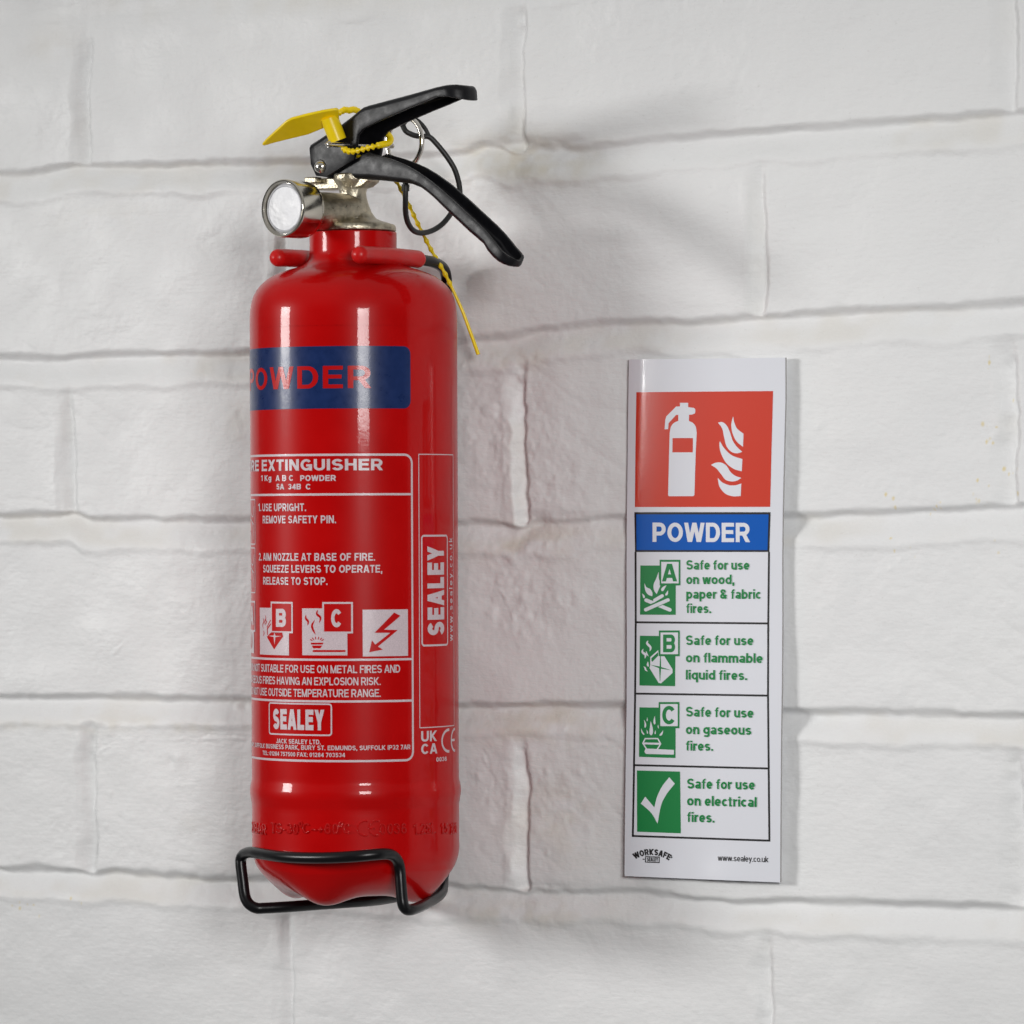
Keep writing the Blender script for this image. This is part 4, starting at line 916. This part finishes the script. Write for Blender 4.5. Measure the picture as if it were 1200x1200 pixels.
def bar(P, c, a, b, w, m, layer):
    A, B = Vector(a), Vector(b); d = (B-A).normalized(); ang = math.degrees(math.atan2(d.y, d.x))
    P.poly(c(arc(B.x, B.y, w, w, ang-90, ang+90, 6)+arc(A.x, A.y, w, w, ang+90, ang+270, 6)), m, layer)
P = sprint(); row_frame(P, 0)
for t_, x1, y in (('Safe for use', 878.1, 667.5), ('on wood,', 860.6, 684.4), ('paper & fabric', 891.9, 701.6), ('fires.', 833.3, 718.3)): sign_text(P, t_, 804.2, x1, y, y+.2, 11.2, GR, t=.19)
c = cz(740, 650, 15)
class_box(P, c, [(156, 190), (780, 190), (778, 1058), (150, 1055)], (495, 90, 858, 540), 'A', (545, 470, 792, 160))
P.poly(c(curve((478, 300), (482, 420), (512, 520), (475, 620), (442, 695))+curve((442, 695), (395, 620), (390, 520), (430, 430), (478, 300))[1:-1]), WH, 1)
P.poly(c(curve((228, 500), (262, 570), (330, 605), (368, 670), (366, 732))+curve((366, 732), (290, 700), (240, 620), (228, 500))[1:-1]), WH, 1)
leaf(P, (618, 535), (530, 640), 34, WH, 1, c, 8); leaf(P, (640, 625), (600, 718), 26, WH, 1, c, -8); leaf(P, (186, 680), (225, 765), 24, WH, 1, c, -6)
bar(P, c, (258, 800), (675, 970), 32, WH, 1.0); bar(P, c, (410, 800), (540, 725), 30, WH, 1.1)
P.quads(strip(c([(250, 955), (642, 792)]), 3.2), GR, 1.3); bar(P, c, (250, 968), (642, 796), 31, WH, 1.6)
P.build('hazard_panel', sign, label='panel for class A, wood, paper and fabric fires')
P = sprint(); row_frame(P, 1)
for t_, x1, y, y2 in (('Safe for use', 882.8, 755.9, 756.1), ('on flammable', 893.8, 776.1, 777), ('liquid fires.', 875.5, 796.3, 797)): sign_text(P, t_, 803.8, x1, y, y2, 11.4, GR, t=.19)
c = cz(740, 730, 15)
class_box(P, c, [(148, 225), (775, 232), (768, 1112), (140, 1100)], (482, 132, 848, 585), 'B', (556, 515, 768, 205))
P.poly(c([(330, 735), (330, 600), (470, 478), (480, 580), (575, 580), (722, 815), (722, 880), (520, 1062), (478, 1055), (318, 795)]), WH, 1)
P.poly(c([(350, 620), (465, 515), (472, 575), (366, 685), (350, 665)]), GR, 1.5)
P.poly(c([(330, 735), (495, 765), (502, 575), (515, 575), (522, 775), (705, 832), (520, 805), (505, 1020), (498, 1020), (485, 795)]), GR, 1.5)
for q, w in (([(292, 310), (275, 360), (335, 430), (322, 500)], 1.4), ([(208, 455), (190, 510), (245, 560), (236, 625)], 1.4), ([(258, 495), (268, 540), (300, 588)], .9), ([(290, 680), (286, 740), (305, 765)], 1.2), ([(212, 765), (240, 790), (250, 825), (285, 852)], 1.0)):
    pts = spline(q, 4); C_ = [Vector(p) for p in c([tuple(p) for p in pts])]; n_ = len(C_); L = []
    for i_, p in enumerate(C_):
        d = (C_[min(i_+1, n_-1)]-C_[max(i_-1, 0)]).normalized(); k = w*max(.1, math.sin(math.pi*i_/(n_-1))**.7); L.append((tuple(p+Vector((-d.y, d.x))*k), tuple(p-Vector((-d.y, d.x))*k)))
    for (a, b), (e_, f_) in zip(L, L[1:]): P.poly([b, f_, e_, a], WH, 1)
P.build('hazard_panel', sign, label='panel for class B, flammable liquid fires')
P = sprint(); row_frame(P, 2)
for t_, x1, y, y2 in (('Safe for use', 882.9, 839.6, 841.2), ('on gaseous', 880.4, 860.2, 861.2), ('fires.', 835.6, 879.5, 880)): sign_text(P, t_, 803.8, x1, y, y2, 11.6, GR, t=.19)
c = cz(740, 815, 15)
class_box(P, c, [(140, 208), (778, 218), (775, 1100), (132, 1078)], (478, 115, 842, 575), 'C', (540, 508, 780, 182))
for a, b, w, bw in (((338, 450), (345, 705), 42, -6), ((410, 360), (408, 512), 24, 6), ((218, 425), (240, 570), 20, -14), ((278, 385), (276, 452), 12, 0), ((170, 575), (226, 695), 18, 12), ((552, 612), (496, 708), 24, -12), ((468, 510), (482, 580), 13, 6), ((265, 600), (282, 675), 13, -4), ((425, 610), (418, 682), 15, 4)): leaf(P, a, b, w, WH, 1, c, bw)
P.quads(strip(c([(242, 758), (462, 758), (512, 850), (450, 952), (268, 945), (200, 840)]), .75, True), WH, 1)
P.quads(strip(c([(205, 842), (510, 850)]), 1.15), WH, 1.2)
P.poly(c([(258, 932), (748, 958), (745, 1040), (258, 1028), (236, 1010), (230, 980), (238, 950)]), WH, 1.4)
P.build('hazard_panel', sign, label='panel for class C, gaseous fires')
P = sprint(); row_frame(P, 3)
for t_, x1, y, y2 in (('Safe for use', 884.6, 924, 925.4), ('on electrical', 886.7, 943.8, 945.8), ('fires.', 837.3, 963.1, 964)): sign_text(P, t_, 805.2, x1, y, y2, 11.8, GR, t=.19)
c = cz(740, 895, 13.333)
P.poly(c([(85, 105), (760, 122), (772, 1088), (88, 1062)]), GR, 0)
P.poly(c([(215, 515), (357, 682)]+curve((357, 682), (400, 520), (475, 360), (590, 210))[1:]+[(678, 312)]+curve((678, 312), (545, 480), (460, 660), (408, 938))[1:]+curve((408, 938), (310, 770), (147, 622))[1:]), WH, 1)
P.build('hazard_panel', sign, label='panel with a white tick, electrical fires')
# maker's mark and web address
P = sprint()
q, ex = lettering('WORKSAFE', .25, .09)
W_ = ex[-1][1]
for p, s_ in q:
    o_ = []
    for x, y in p:
        a = (x/W_-.5)*R(64); rr = 37+y*7.2; o_.append((764.2+math.sin(a)*rr*1.0, 1039.0-math.cos(a)*rr+(x/W_-.5)*1.6))
    P.poly(o_, BK, 1+s_*.08)
P.quads(strip([(756.6, 1003.8), (772.6, 1004.4), (772.4, 1010.8), (756.4, 1010.2)], .55, True), BK, 1)
sign_text(P, 'SEALEY', 758.2, 771, 1009.2, 1009.6, 4.4, BK, 1.2, t=.24)
P.quads(strip([(753, 1006.7), (755.6, 1006.9)], .6), BK, 1); P.quads(strip(arc(787, 1004.6, .5, .6, 0, 360, 8), .4, True), BK, 1)
P.build('maker_logo', sign, label='small black arched maker\'s logo')
P = sprint(); sign_text(P, 'www.sealey.co.uk', 841.2, 900.6, 1008.6, 1010.6, 7.0, BK, 1, t=.14, track=.07)
P.build('web_address', sign)
